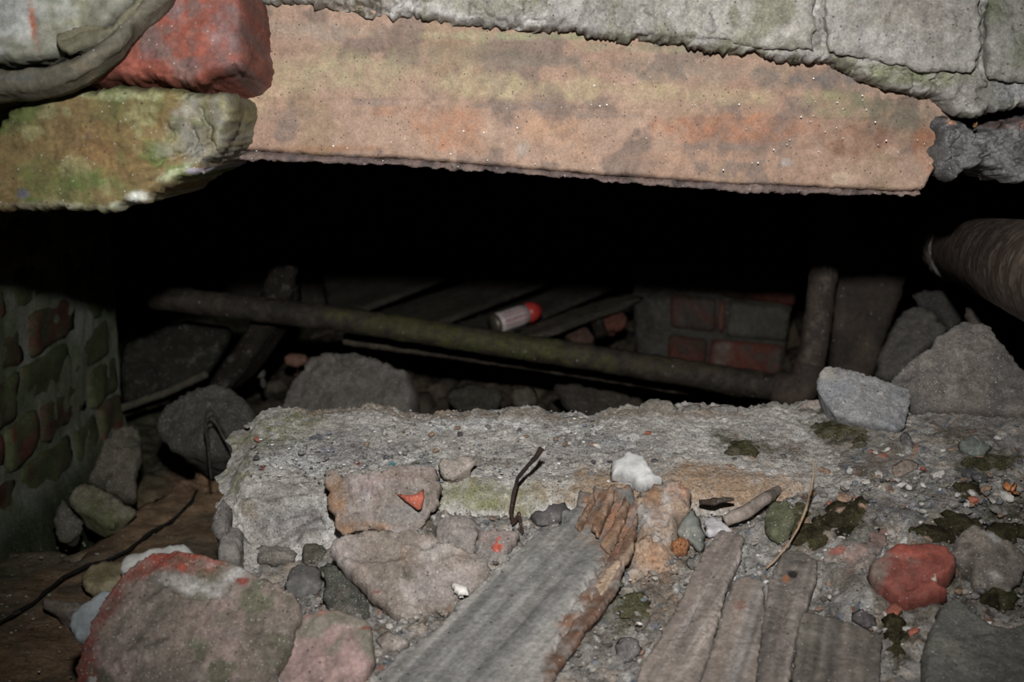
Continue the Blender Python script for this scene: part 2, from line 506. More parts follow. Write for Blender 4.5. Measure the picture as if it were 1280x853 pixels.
def unit_cube(n):
    """subdivided cube surface, welded"""
    g = np.linspace(-1, 1, n + 1)
    A, B = np.meshgrid(g, g)
    A = A.ravel(); B = B.ravel(); o = np.ones_like(A)
    fs = [np.stack(t, 1) for t in ((A, B, o), (B, A, -o), (o, A, B), (-o, B, A), (B, o, A), (A, -o, B))]
    idx = np.arange((n + 1) ** 2).reshape(n + 1, n + 1)
    q0 = np.stack([idx[:-1, :-1], idx[:-1, 1:], idx[1:, 1:], idx[1:, :-1]], -1).reshape(-1, 4)
    V = np.concatenate(fs); Q = np.concatenate([q0 + k * (n + 1) ** 2 for k in range(6)])
    key = np.round(V * 1000).astype(int)
    uq, first, inv = np.unique(key, axis=0, return_index=True, return_inverse=True)
    return V[first], np.asarray(inv).ravel()[Q]
CUBE6 = unit_cube(7)
def brick(lo, hi, parent, pal, mat='brick', seed=1, amp=.003, rnd=6, name='brick', blobs=()):
    V, Q = CUBE6
    lo = np.array(lo, float); hi = np.array(hi, float); s = (hi - lo) / 2; c = (hi + lo) / 2
    n = np.linalg.norm(V, ord=rnd, axis=1)[:, None]
    Vn = V / n * (1 - .02)
    p = Vn * s + c
    p = p + (fbm(p, 30, 4, seed)[:, None] * Vn) * amp
    col = palette(p, pal, 28, seed)
    return mk(name, p, None, M[mat], parent, col, quads=Q)

def rock_verts(seed, planes=9, sub=3, amp=.05):
    import bmesh
    bm = bmesh.new(); bmesh.ops.create_icosphere(bm, subdivisions=sub, radius=1)
    V = np.array([v.co[:] for v in bm.verts]); F = np.array([[v.index for v in f.verts] for f in bm.faces]); bm.free()
    rng = np.random.RandomState(seed)
    n = rng.normal(size=(planes, 3)); n /= np.linalg.norm(n, axis=1)[:, None]
    dd = rng.uniform(.55, .95, planes)
    k = V @ n.T
    r = np.min(np.where(k > .05, dd / np.maximum(k, .05), 9), axis=1)
    r = np.minimum(r, 1.15)
    V = V * r[:, None] * (1 + amp * fbm(V + seed, 2.5, 4, seed))[:, None]
    return V, F

# ------------------------------------------------------------------ heap and floor heights
def ledge_top(y):
    return np.interp(y, [.9, 1.0, 1.05, 1.10, 1.15, 1.3], [-.295, -.292, -.281, -.270, -.262, -.262])
def heap_h(x, y):
    x = np.asarray(x, float); y = np.asarray(y, float)
    b = -.306 + (np.minimum(y, 1.0) - .97) * .2
    right = sstep(x, .13, .27)
    b = b + right * .022 * sstep(y, .78, .97)
    b = b + .02 * sstep(x, -.12, -.05) * 0 - .045 * (1 - sstep(x, -.17, -.06)) * sstep(y, .8, .95)
    b = b - .016 * np.exp(-(((x + .088) / .022) ** 2 + ((y - .865) / .03) ** 2))
    top = ledge_top(y) + .004
    over = sstep(y, .98, 1.03)
    b = b * (1 - over) + (top * right + (-.33) * (1 - right)) * over
    xe = np.interp(y, [.5, .8, .95, 1.2], [-.30, -.245, -.20, -.19])
    b = b - np.maximum(0, xe - x) * 2.2
    return np.maximum(b, -.53)
def floor_h(x, y):
    ye = 1.5 + (x + .43) * 5
    ye = np.clip(ye, 1.42, 1.9) + .05 * vnoise(np.stack([x * 25, y * 25, x * 0], 1).reshape(-1, 3), 5) if np.ndim(x) else 1.7
    m = 1 - sstep(y, ye, ye + .05)
    left = 1 - sstep(x, -.28, -.2)
    return -.545 + .075 * m * left
def hit(px, py, f=0):
    ray = P(px, py, 1.0)
    for k in np.arange(.5, 1.6, .002):
        q = ray * k
        if q.z <= float(heap_h(q.x, q.y)): return q
    return ray * 1.5

# ================================================================== THE SETTING
# cellar floor
xs = np.arange(-.98, 1.25, .0058); ys = np.arange(.35, 3.5, .0062)
X, Y = np.meshgrid(xs, ys)
p = np.stack([X.ravel(), Y.ravel(), np.zeros(X.size)], 1)
z = floor_h(p[:, 0], p[:, 1])
back = sstep(p[:, 1], 1.45, 1.8)
F1, F2, ID = worley2(p + .02 * fbm(p, 9, 2, 3)[:, None], 11, 4)
G1, G2, IE = worley2(p + .01 * fbm(p, 20, 2, 3)[:, None], 30, 8)
rock = (np.clip(F2 - F1, 0, .3) / .3) * (.2 + ID) * .04 + np.clip(G2 - G1, 0, .3) / .3 * .012 * (IE + .3)
z = z + back * (1 - sstep(-p[:, 0], .30, .45) * .6) * rock + fbm(p, 8, 5, 2) * .008 + .0025 * fbm(p, 60, 4, 7)
p[:, 2] = z
brown = (1 - sstep(p[:, 0], -.30, -.18)) * (1 - sstep(p[:, 1], 1.75, 1.95))
cd = palette(p, ((96, 84, 66), (78, 70, 60), (110, 100, 86)), 9, 3) * (.6 + .5 * ID)[:, None]
cb = palette(p, ((150, 122, 90), (132, 106, 80), (116, 102, 82)), 14, 5)
col = cd * (1 - brown[:, None]) + cb * brown[:, None]
nearwall = (1 - sstep(p[:, 0], -.53, -.42))[:, None]
col = col * (1 - .6 * nearwall) + lin((92, 96, 70)) * .6 * nearwall
col = blob_cols(col, p, to_px(p), [(60, 690, 60, 30, (120, 115, 95), .7, -20), (20, 760, 50, 30, (105, 100, 85), .5), (200, 640, 40, 12, (144, 116, 84), .6), (250, 600, 40, 30, (150, 116, 80), .7)], 3)
o = grid_mesh('floor', p.reshape(len(ys), len(xs), 3), col, 'dirt'); tag(o, kind='structure')

STRUCT = 'structure'
box('wall_left_far', (-1.0, 1.24, -.7), (-.93, 3.45, .4), 'dark_rubble', ((66, 62, 54),), kind=STRUCT)
box('wall_back', (-1.0, 3.42, -.7), (1.3, 3.5, .6), 'dark_rubble', ((80, 74, 66),), kind=STRUCT)
box('wall_right', (1.2, 1.2, -.7), (1.3, 3.45, .6), 'dark_rubble', ((80, 74, 66),), kind=STRUCT)
box('ceiling', (-1.0, 1.22, .32), (1.3, 3.5, .4), 'dark_rubble', ((74, 64, 54),), kind=STRUCT)

# ---- left brick wall, receding
wl = empty('wall_left', (-.55, 1.4, -.545), kind=STRUCT)
rng = random.Random(4)
# mortar body
ys_ = np.arange(.6, 1.90, .008); zs_ = np.arange(-.60, .30, .008)
Yg, Zg = np.meshgrid(ys_, zs_)
pp = np.stack([np.full(Yg.size, -.5345), Yg.ravel(), Zg.ravel()], 1)
pp[:, 0] += fbm(pp, 40, 4, 9) * .0028 + np.clip(-.43 - pp[:, 2], 0, .2) * .35
lower = sstep(-pp[:, 2], .43, .47)
cc = palette(pp, ((134, 140, 126), (100, 112, 82), (120, 126, 104)), 18, 4)
cm = palette(pp, ((50, 62, 32), (40, 50, 30), (62, 70, 44)), 16, 6)
cc = cc * (1 - lower[:, None]) + cm * lower[:, None]
grid_mesh('mortar', pp.reshape(len(zs_), len(ys_), 3), cc, 'mortar', wl)
box('core', (-.66, .6, -.6), (-.54, 1.885, .30), 'mortar', ((90, 92, 74),), wl)
course = .0535
zc = -.2945
for k in range(-3, 6):
    z1 = zc - course * k; z0 = z1 - course
    y = .9 + (.05 if k % 2 else 0.0)
    yend = [1.9, 1.86, 1.88, 1.87, 1.885, 1.90, 1.93, 1.95, 1.94][k + 3]
    while y < yend - .03:
        L = .105 if rng.random() < .45 else .19
        y1 = min(y + L, yend)
        if yend - y1 < .04: y1 = yend
        m = rng.random()
        red = (84, 48, 36); g1 = (84, 92, 54); g2 = (66, 78, 42); g3 = (80, 70, 48)
        pal = ((red, g1, g3, g2) if m < .35 else (g1, g2, g3) if m < .75 else (g3, g1, (118, 64, 44)))
        if k < 5:
            brick((-.60, y + .0032, z0 + .0032), (-.5305 + rng.uniform(-.0022, .0022), y1 - .0032, z1 - .0032), wl, pal, seed=rng.randrange(999), amp=.005, rnd=11)
        y = y1

# ---- the wall over the opening (core behind the visible faces)
wf = empty('wall_front', (0, 1.05, .3), kind=STRUCT)
box('core', (-.8, 1.075, .012), (1.3, 1.24, 1.0), 'mortar', ((110, 105, 98),), wf)
box('pier', (-.9, .85, -.6), (-.53, 1.24, 1.0), 'mortar', ((110, 105, 98),), wf)
box('pier', (.78, .9, -.6), (1.3, 1.24, 1.0), 'mortar', ((110, 105, 98),), wf)

GR = ((154, 151, 145), (130, 127, 120), (170, 167, 162), (122, 122, 104))
top_curve = [(300, 8), (330, 2), (352, 8), (385, 6), (400, 12), (430, 8), (470, 17), (520, 20), (560, 30), (610, 34), (640, 33), (690, 40), (740, 46), (790, 52),
             (850, 56), (900, 60), (950, 70), (1000, 73), (1035, 78), (1060, 86), (1095, 104), (1130, 114), (1165, 122), (1185, 140), (1215, 150), (1235, 140), (1262, 132), (1340, 130)]
slab('mortar', [(290, -130)] + top_curve[:-1] + [(1560, 128), (1560, -130)], .985, WALL, T=.012, back=.085, r=.006, res=.0015, jag=.0030, amp=.0046, nsc=75, edge=.8,
     pal=GR, psc=22, mat='mortar', parent=wf, seed=5, taper=1, at_px=(800, 20),
     cracks=[([(440, 2), (475, 15), (520, 22)], 4, .010), ([(590, 12), (620, 30), (650, 34), (690, 22), (720, 14)], 4, .011), ([(380, -5), (420, 6), (470, 10)], 6, .012),
             ([(800, 45), (850, 50), (900, 52), (935, 56)], 2.5, .006), ([(1028, 10), (1020, 30), (1026, 72)], 5, .004), ([(1228, 5), (1222, 60), (1228, 100)], 4, .003),
             ([(1060, 84), (1110, 88), (1150, 96), (1170, 108)], 3, .008), ([(1120, 112), (1150, 104), (1190, 100)], 3, .006), ([(1178, 124), (1196, 128), (1212, 122), (1230, 108)], 3, .008),
             ([(1225, 102), (1262, 105), (1300, 112)], 3, .005), ([(1210, 5), (1240, 18), (1280, 12)], 3, .004), ([(500, 6), (540, 2)], 4, .008), ([(640, 6), (660, 20)], 3, .007)],
     blobs=[(930, 60, 90, 12, (120, 122, 92), .6), (1130, 92, 90, 16, (126, 130, 92), .7), (1270, 70, 40, 30, (96, 104, 70), .8), (1120, 30, 70, 20, (158, 155, 150), .5), (850, 20, 90, 22, (152, 148, 140), .6),
            (640, 10, 90, 14, (140, 138, 118), .6), (1255, 118, 40, 16, (126, 132, 140), .7), (440, 5, 60, 20, (124, 108, 88), .6), (760, 28, 60, 16, (150, 148, 142), .6)])
for ol, pl, sd, dd in (([(648, -70), (846, -70), (846, 36), (800, 44), (730, 36), (660, 22)], GR[:3], 7, .972),
                   ([(856, -70), (1018, -70), (1018, 64), (960, 60), (900, 48), (856, 42)], ((148, 144, 134), (158, 154, 146), (130, 128, 110)), 8, .968),
                   ([(1034, -10), (1100, -14), (1222, -8), (1226, 60), (1215, 92), (1150, 88), (1090, 74), (1034, 66)], ((156, 153, 147), (134, 129, 118), (146, 140, 132)), 9, .965),
                   ([(1234, -10), (1340, -10), (1340, 100), (1280, 104), (1234, 96)], ((146, 143, 137), (108, 112, 88), (132, 130, 116)), 10, .967)):
    slab('brick', ol, dd, WALL, T=.0016, back=.05, r=.010, res=.002, jag=.0014, amp=.0026, nsc=45, pal=pl, psc=25, parent=wf, seed=sd, mat='mortar', taper=1)
# broken lower lump on the right, under the crack
slab('mortar', [(1170, 146), (1188, 150), (1205, 158), (1222, 172), (1236, 160), (1262, 147), (1560, 150), (1560, 232), (1340, 232), (1300, 222), (1280, 226), (1262, 230), (1246, 222), (1232, 210), (1212, 208), (1196, 214), (1180, 228), (1168, 222)],
     1.01, WALL, T=.016, back=.08, r=.006, res=.0015, jag=.002, amp=.0070, nsc=95, wor=.005, wsc=130, pal=((98, 98, 98), (118, 118, 118), (84, 84, 86)), psc=40, parent=wf, seed=12, mat='mortar', taper=1,
     cracks=[([(1225, 170), (1250, 172), (1272, 182), (1290, 180)], 3, .008), ([(1190, 195), (1220, 196), (1240, 190)], 3, .007), ([(1240, 178), (1255, 196), (1275, 200)], 3, .007), ([(1205, 170), (1212, 185)], 3, .006)],
     blobs=[(1260, 155, 40, 8, (128, 96, 84), .7), (1182, 151, 8, 6, (176, 130, 100), .9)])
slab('root', [(1210, 152), (1222, 150), (1226, 160), (1219, 166), (1214, 160)], .99, WALL, T=.003, back=.006, r=.003, res=.0015, jag=.003, pal=((150, 104, 50), (110, 76, 40)), parent=wf, mat='wood', seed=13)

# ---- left upper broken masonry: parts of the same wall
ob = slab('brick', [(-170, 170), (0, 162), (25, 140), (45, 124), (100, 113), (180, 110), (235, 112), (252, 118), (272, 114), (288, 122), (291, 140), (285, 165), (287, 178), (276, 196), (262, 205),
                    (256, 220), (240, 221), (225, 226), (200, 236), (190, 250), (165, 256), (148, 263), (80, 263), (0, 262), (-170, 262)],
          .915, WALL, T=.014, back=.15, r=.012, res=.0015, jag=.002, amp=.0016, nsc=60,
          pal=((96, 92, 44), (112, 92, 48), (88, 98, 40), (122, 116, 70)), psc=30, mat='brick', parent=wf, seed=20, taper=1,
          bumps=[(245, 170, 34, 60, -.006), (225, 150, 14, 14, .006), (190, 205, 20, 8, -.005)],
          cracks=[([(215, 150), (222, 165), (214, 178)], 3, .006), ([(250, 130), (252, 150), (262, 160), (268, 190)], 4, .008), ([(240, 165), (245, 178), (228, 195), (205, 205)], 4, .007), ([(222, 122), (250, 118)], 3, .006), ([(262, 175), (240, 195)], 3, .006), ([(240, 208), (215, 215), (200, 228)], 2.5, .004)],
          blobs=[(255, 165, 48, 70, (118, 116, 104), .95), (235, 145, 20, 16, (138, 132, 120), .8), (150, 118, 110, 9, (142, 146, 100), .8), (120, 180, 60, 34, (122, 88, 44), .6), (60, 215, 60, 30, (84, 92, 34), .6), (110, 225, 30, 14, (84, 104, 36), .7),
                 (150, 258, 90, 9, (162, 166, 138), .85), (180, 246, 22, 9, (196, 200, 190), .9, -10), (225, 215, 30, 10, (160, 168, 130), .9, -30), (37, 241, 9, 7, (92, 92, 100), .9), (265, 150, 10, 30, (96, 84, 50), .6), (60, 256, 60, 6, (140, 130, 104), .7), (245, 213, 12, 5, (150, 140, 158), .8)])
ob['label'] = 'olive mossy brick end with crumbling grey mortar corner'
rb = slab('brick', [(85, 100), (110, 88), (132, 74), (160, 50), (180, 18), (205, -30), (300, -40), (306, -10), (312, 50), (313, 76), (302, 88), (282, 94), (262, 102), (240, 107), (215, 102), (190, 99), (150, 101), (125, 104)],
          .90, (0, -1, .15), T=.014, back=.13, r=.010, res=.0016, jag=.0018, amp=.0016, nsc=50, pal=((134, 66, 48), (124, 62, 46), (110, 82, 74)), psc=28, mat='brick', parent=wf, seed=21, taper=1,
          bumps=[(230, 40, 12, 70, -.002), (195, 75, 14, 10, -.003)],
          cracks=[([(130, 96), (160, 90), (200, 92), (240, 100)], 2.5, .003)],
          blobs=[(285, 40, 30, 60, (112, 88, 86), .75), (225, 10, 14, 26, (118, 98, 98), .8), (200, 72, 24, 9, (108, 82, 82), .7), (262, 85, 40, 14, (104, 70, 66), .7), (175, 44, 8, 8, (196, 120, 90), .7)])
rb['label'] = 'brick red broken brick with grey dusted right end'
sm = slab('stone', [(-170, -70), (150, -70), (176, -30), (168, 0), (150, 30), (120, 50), (75, 70), (40, 78), (10, 78), (-170, 72)],
          .885, (0, -1, .1), T=.012, back=.10, r=.014, res=.002, jag=.001, amp=.0018, nsc=35, pal=((150, 150, 134), (118, 120, 96), (176, 178, 172)), psc=18, mat='sheet', parent=wf, seed=22, taper=1,
          blobs=[(20, 30, 34, 40, (196, 200, 196), .85), (48, 25, 5, 44, (176, 98, 66), .85, -8), (95, 20, 34, 40, (128, 128, 92), .6), (10, 66, 22, 10, (190, 192, 186), .7), (140, 20, 30, 40, (100, 98, 84), .7)])
sm['label'] = 'pale plastered stone with a thin orange streak'
slab('stone', [(-170, 116), (20, 112), (50, 118), (38, 126), (10, 134), (-170, 140)], .905, (0, -1, .1), T=.006, back=.1, r=.006, res=.0022, pal=((112, 100, 76), (92, 92, 66)), mat='brick', parent=wf, seed=23, taper=1)

# ---- front sill ledge of crumbling mortar
ntheta = 0
xs = np.arange(-.235, .80, .0016)
prof = np.array([(1.20, -.56), (1.195, -.40), (1.185, -.285), (1.17, -.266), (1.155, -.262), (1.13, -.264), (1.09, -.272), (1.05, -.281), (1.025, -.287), (1.014, -.294), (1.006, -.31), (.998, -.34), (.99, -.39), (.975, -.56)])
seg = np.r_[0, np.cumsum(np.hypot(*np.diff(prof, axis=0).T))]
ss = []
for i in range(len(prof) - 1):
    st = .012 if i in (0, 12) else .006 if i in (1, 11) else .0016
    k = max(1, int((seg[i + 1] - seg[i]) / st)); ss += list(seg[i] + (seg[i + 1] - seg[i]) * np.arange(k) / k)
ss.append(seg[-1]); ss = np.array(ss)
py_ = np.interp(ss, seg, prof[:, 0]); pz_ = np.interp(ss, seg, prof[:, 1])
tn = np.stack([np.gradient(py_), np.gradient(pz_)], 1); tn /= np.linalg.norm(tn, axis=1)[:, None]
nn = np.stack([tn[:, 1], -tn[:, 0]], 1)      # outward
nn[:, 0] *= 1
Xg, _ = np.meshgrid(xs, ss)
Yg = np.repeat(py_[:, None], len(xs), 1); Zg = np.repeat(pz_[:, None], len(xs), 1)
NY = np.repeat(nn[:, :1], len(xs), 1); NZ = np.repeat(nn[:, 1:], len(xs), 1)
if NZ[len(ss) // 2, 0] < 0: NY, NZ = -NY, -NZ
pl = np.stack([Xg.ravel(), Yg.ravel(), Zg.ravel()], 1)
px = to_px(pl)
nz = fbm(pl, 14, 5, 31) * .005 + ridged(pl, 55, 4, 33) * .0016 + fbm(pl, 210, 3, 35) * .0016
# the smooth tan band of the face
band = sstep(px[:, 0], 545, 580) * (1 - sstep(px[:, 0], 930, 980)) * sstep(px[:, 1], 588, 600)
nz = nz * (1 - .65 * band) + .002 * band
F1, F2, ID = worley2(np.stack([pl[:, 0], pl[:, 1] + pl[:, 2]], 1), 230, 5)
nz += (1 - band) * np.where(ID > .55, np.clip(.45 - F1, 0, 1) * .0045, 0)
# broken corner on the left end
lend = 1 - sstep(pl[:, 0], -.235, -.195)
pl[:, 2] -= lend * .020 * (pl[:, 2] > -.36)
pl[:, 0] += lend * (.02 * fbm(pl, 22, 3, 8) + np.clip(-.28 - pl[:, 2], 0, .1) * .55)
# the bottom of the left face recedes under a crack
for line, wpx, dep in (([(290, 655), (310, 682), (335, 690), (362, 676), (375, 664), (398, 654)], 5, .012), ([(308, 618), (335, 627), (350, 618), (372, 611)], 3.5, .007), ([(345, 655), (372, 640), (395, 636)], 2.5, .005), ([(575, 593), (600, 596)], 3, .003)):
    wob = np.stack([fbm(pl, 120, 3, 40), fbm(pl, 120, 3, 41)], 1) * 5
    g = np.clip(1 - seg_dist(px + wob, np.array(line, float), False) / wpx, 0, 1)
    nz -= g * dep
edge_jag = fbm(pl * np.array([1, 0, 0]), 60, 4, 77) * .004 * sstep(pl[:, 1], 1.08, 1.16)
pl[:, 1] += NY.ravel() * nz; pl[:, 2] += NZ.ravel() * nz + edge_jag
col = palette(pl, ((200, 196, 188), (184, 178, 170), (212, 210, 206)), 20, 33)
col = blob_cols(col, pl, px, [
    (345, 535, 80, 22, (138, 138, 92), .8), (300, 560, 40, 30, (132, 134, 98), .6), (290, 590, 22, 12, (140, 142, 74), .6), (640, 520, 260, 7, (158, 140, 118), .8), (480, 514, 150, 6, (160, 140, 112), .7), (880, 522, 120, 8, (160, 140, 122), .6),
    (430, 560, 120, 22, (132, 132, 138), .5), (740, 560, 120, 22, (142, 140, 140), .5),
    (620, 622, 90, 30, (146, 142, 104), .95), (590, 630, 40, 18, (144, 146, 98), .6), (720, 615, 70, 22, (160, 138, 108), .9), (860, 614, 150, 32, (182, 150, 118), 1.1), (930, 610, 60, 26, (174, 144, 114), .9), (780, 606, 60, 20, (172, 146, 118), .8),
    (930, 560, 40, 14, (82, 78, 54), .85), (985, 570, 30, 12, (90, 84, 58), .6), (905, 545, 24, 8, (96, 90, 66), .6), (1050, 540, 55, 34, (74, 70, 46), .9), (960, 538, 22, 9, (170, 170, 168), .8), (1000, 560, 20, 12, (130, 110, 96), .5), (960, 515, 30, 9, (92, 88, 60), .6),
    (1180, 520, 60, 12, (134, 130, 122), .6), (1220, 570, 70, 20, (78, 74, 50), .8), (1215, 552, 24, 10, (100, 108, 96), .7), (1130, 590, 60, 12, (132, 128, 124), .6),
    (350, 640, 60, 40, (122, 116, 108), .6), (310, 640, 14, 18, (134, 116, 92), .5), (365, 655, 40, 18, (118, 112, 112), .5),
    (395, 546, 12, 4, (96, 106, 130), .7), (328, 583, 6, 4, (150, 78, 62), .95), (447, 578, 5, 3, (146, 74, 60), .95), (457, 580, 5, 3, (84, 88, 98), .9), (490, 578, 7, 4, (86, 148, 158), .95), (410, 562, 14, 5, (110, 122, 140), .6), (700, 548, 16, 8, (126, 122, 116), .6), (540, 575, 30, 6, (110, 122, 130), .5),
    (600, 578, 40, 7, (112, 104, 88), .6)], 3)
o = grid_mesh('trim_1', pl.reshape(len(ss), len(xs), 3), col, 'grit'); tag(o, kind=STRUCT)
tag(o, label='crumbling pale mortar sill ledge across the opening')
# close its left end
box('end_core', (-.172, 1.03, -.56), (-.15, 1.17, -.32), 'mortar', ((118, 112, 104),), o)

# ---- rubble heap in front of the ledge
xs = np.arange(-.50, .77, .0019); ys = np.r_[np.arange(.45, .74, .006), np.arange(.74, 1.13, .0019)]
X, Y = np.meshgrid(xs, ys)
p = np.stack([X.ravel(), Y.ravel(), np.zeros(X.size)], 1)
z = heap_h(p[:, 0], p[:, 1])
pw = p + .006 * np.stack([fbm(p, 35, 3, 3), fbm(p, 35, 3, 4), p[:, 2]], 1)
A1, A2, IA = worley2(pw, 38, 1); B1, B2, IB = worley2(pw, 95, 2); C1, C2, IC = worley2(pw, 230, 3)
under = 1 - sstep(p[:, 1], .985, 1.01) * (1 - sstep(p[:, 0], .13, .2))
relief = np.clip(A2 - A1, 0, .25) / .25 * (IA - .15) * .010 + np.clip(B2 - B1, 0, .3) / .3 * IB * .0055 + np.clip(.5 - C1, 0, 1) * (IC > .35) * .005 + fbm(p, 12, 4, 9) * .007 - .006
farr = sstep(p[:, 1], .98, 1.05)
relief = relief * .6 + ridged(p, 70, 4, 61) * .0022 + fbm(p, 160, 4, 62) * .0018
z = z + relief * under * (1 - .55 * farr) + .001 * fbm(p, 250, 2, 12)
# the ledge's far edge: drop behind it
z = np.where(p[:, 1] > 1.125, z - (p[:, 1] - 1.125) * 0, z)
p[:, 2] = z
col = palette(p, ((154, 148, 140), (170, 167, 162), (124, 116, 104)), 22, 51)
tint = (.72 + .5 * IB)[:, None]
col = col * tint
warm = (IB > .78) & (IC > .4); col[warm] = col[warm] * np.array([1.06, .97, .88])
col[(IC > .9)] = lin((172, 170, 166)); col[(IC < .03)] = lin((108, 116, 126)); col[(IC > .05) & (IC < .07)] = lin((138, 100, 80))
px = to_px(p)
MO = (62, 60, 32)
col = blob_cols(col, p, px, [
    (780, 760, 26, 66, (84, 84, 56), .85, 25), (1070, 655, 62, 40, (66, 60, 40), .7), (1000, 660, 22, 36, (92, 92, 62), .7), (1190, 690, 80, 46, (60, 58, 36), .8), (1250, 640, 60, 20, (60, 58, 38), .8), (1240, 740, 70, 34, (60, 58, 40), .8),
    (1220, 570, 70, 24, (82, 78, 52), .8), (1120, 800, 26, 60, (78, 70, 46), .7), (1050, 540, 50, 26, (78, 72, 48), .8), (1150, 600, 60, 14, (142, 138, 134), .5), (1110, 575, 40, 12, (130, 112, 98), .5), (1120, 640, 34, 20, (140, 140, 146), .6),
    (820, 700, 44, 70, (150, 120, 96), .6, 20), (1210, 612, 18, 16, (62, 62, 34), .8), (1060, 730, 44, 40, (112, 106, 98), .5), (1030, 770, 30, 20, (78, 72, 70), .5), (430, 740, 40, 40, (92, 92, 82), .6),
    (750, 820, 40, 34, (130, 124, 118), .6), (1200, 640, 30, 10, (160, 160, 164), .5)], 3)
o = grid_mesh('rubble_heap', p.reshape(len(ys), len(xs), 3), col, 'rubble')
tag(o, 'heap of gritty grey mortar rubble sloping down in front of the sill', 'rubble', kind='stuff')
HEAP = o
#@@OBJECTS
# ================================================================== THINGS
# ---- lintel
lin_o = empty('lintel', P(730, 140, 1.02), 'long weathered orange and buff stone lintel spanning the dark opening', 'lintel')
lt = [(262, -20), (1000, -20), (1100, 60), (1150, 110), (1180, 140), (1187, 152), (1186, 172), (1178, 196), (1168, 206), (1160, 222), (1152, 238)]
lb = [(1100, 238), (1000, 233), (900, 229), (800, 223), (700, 215), (600, 207), (500, 199), (400, 194), (330, 190), (262, 186)]
slab('stone_block', lt + lb, 1.015, (0.03, -1, .04), T=.010, back=.15, r=.006, res=.0016, jag=.0006, amp=.0006, nsc=60,
     pal=((146, 116, 96), (152, 124, 104), (138, 114, 90), (122, 102, 90)), psc=16, mat='lintel', parent=lin_o, seed=30, taper=1, at_px=(730, 130),
     bumps=[(520, 75, 330, 14, -.0035), (900, 95, 330, 14, -.0035), (450, 128, 150, 4, -.0014), (750, 138, 200, 4, -.0014), (1000, 152, 200, 4, -.0014), (650, 100, 40, 10, .001)],
     cracks=[([(1010, 66), (1080, 86), (1092, 112), (1130, 128)], 5, .003)],
     blobs=[(420, 90, 150, 30, (148, 136, 102), .75, 2), (640, 108, 150, 18, (156, 140, 106), .75, 3), (560, 70, 120, 16, (130, 120, 96), .6), (660, 76, 70, 15, (116, 104, 92), .75, 3), (860, 90, 120, 16, (122, 112, 98), .6, 3), (1020, 102, 90, 17, (106, 98, 92), .75, 3),
            (850, 118, 130, 14, (154, 136, 102), .7, 2), (1040, 130, 60, 18, (132, 126, 90), .8, 6), (1120, 148, 60, 30, (104, 96, 80), .8, 12), (1080, 175, 70, 24, (122, 82, 58), .6), (900, 160, 110, 20, (160, 104, 70), .6), (1155, 185, 20, 30, (150, 94, 60), .6), (560, 160, 50, 28, (160, 106, 70), .7), (500, 140, 50, 8, (146, 104, 76), .6),
            (360, 145, 60, 10, (124, 104, 90), .5), (460, 128, 40, 6, (120, 104, 96), .6), (650, 133, 60, 6, (118, 104, 96), .6), (750, 146, 60, 6, (120, 104, 94), .6), (400, 40, 100, 14, (140, 126, 110), .7), (640, 46, 150, 7, (134, 136, 100), .7), (850, 60, 120, 7, (128, 128, 98), .5), (700, 165, 90, 20, (170, 130, 98), .6), (330, 100, 36, 40, (164, 140, 108), .6),
            (650, 185, 12, 14, (150, 136, 124), .8), (980, 203, 8, 6, (150, 140, 134), .8), (1048, 222, 12, 8, (172, 150, 126), .7), (820, 195, 140, 10, (160, 122, 94), .5), (440, 186, 80, 6, (140, 92, 54), .5), (290, 110, 20, 60, (150, 134, 112), .5)])
slab('broken_lip', [(262, 186), (330, 189), (400, 193), (500, 198), (600, 206), (700, 213), (800, 221), (900, 227), (1000, 231), (1100, 237), (1154, 236), (1148, 244), (1060, 243), (1000, 242), (900, 238), (800, 231), (700, 222), (600, 215), (500, 207), (400, 204), (330, 200), (262, 198)],
     1.024, (0.03, -1, -.1), T=.009, back=.13, r=.003, res=.0017, jag=.0012, amp=.0018, nsc=90, pal=((92, 76, 72), (110, 92, 84), (74, 64, 62)), psc=50, mat='brick', parent=lin_o, seed=31, taper=1, at_px=(730, 216))
rng = random.Random(8)
# sparkles of light on the stone, put in as tiny white beads
import bmesh
bm = bmesh.new()
def bead(bm, c, r):
    bmesh.ops.create_icosphere(bm, subdivisions=1, radius=r, matrix=Matrix.Translation(c))
for _ in range(130):
    x = rng.uniform(318, 1165); y = rng.uniform(55, 215)
    if y > 192 + (x - 290) * .05 or y < 45 + (x - 500) * .09: continue
    bead(bm, P(x, y, 1.0035), rng.choice((.0003, .0004, .0004, .0007)))
me = bpy.data.meshes.new('glint_bead'); bm.to_mesh(me); bm.free()
M['bead'] = plain_mat('glint_bead', (245, 245, 245), .12, 0, .8)
me.materials.append(M['bead'])
o = bpy.data.objects.new('glint_bead', me); COL.objects.link(o); o.parent = lin_o; o.location = -lin_o.location; o['kind'] = 'stuff'

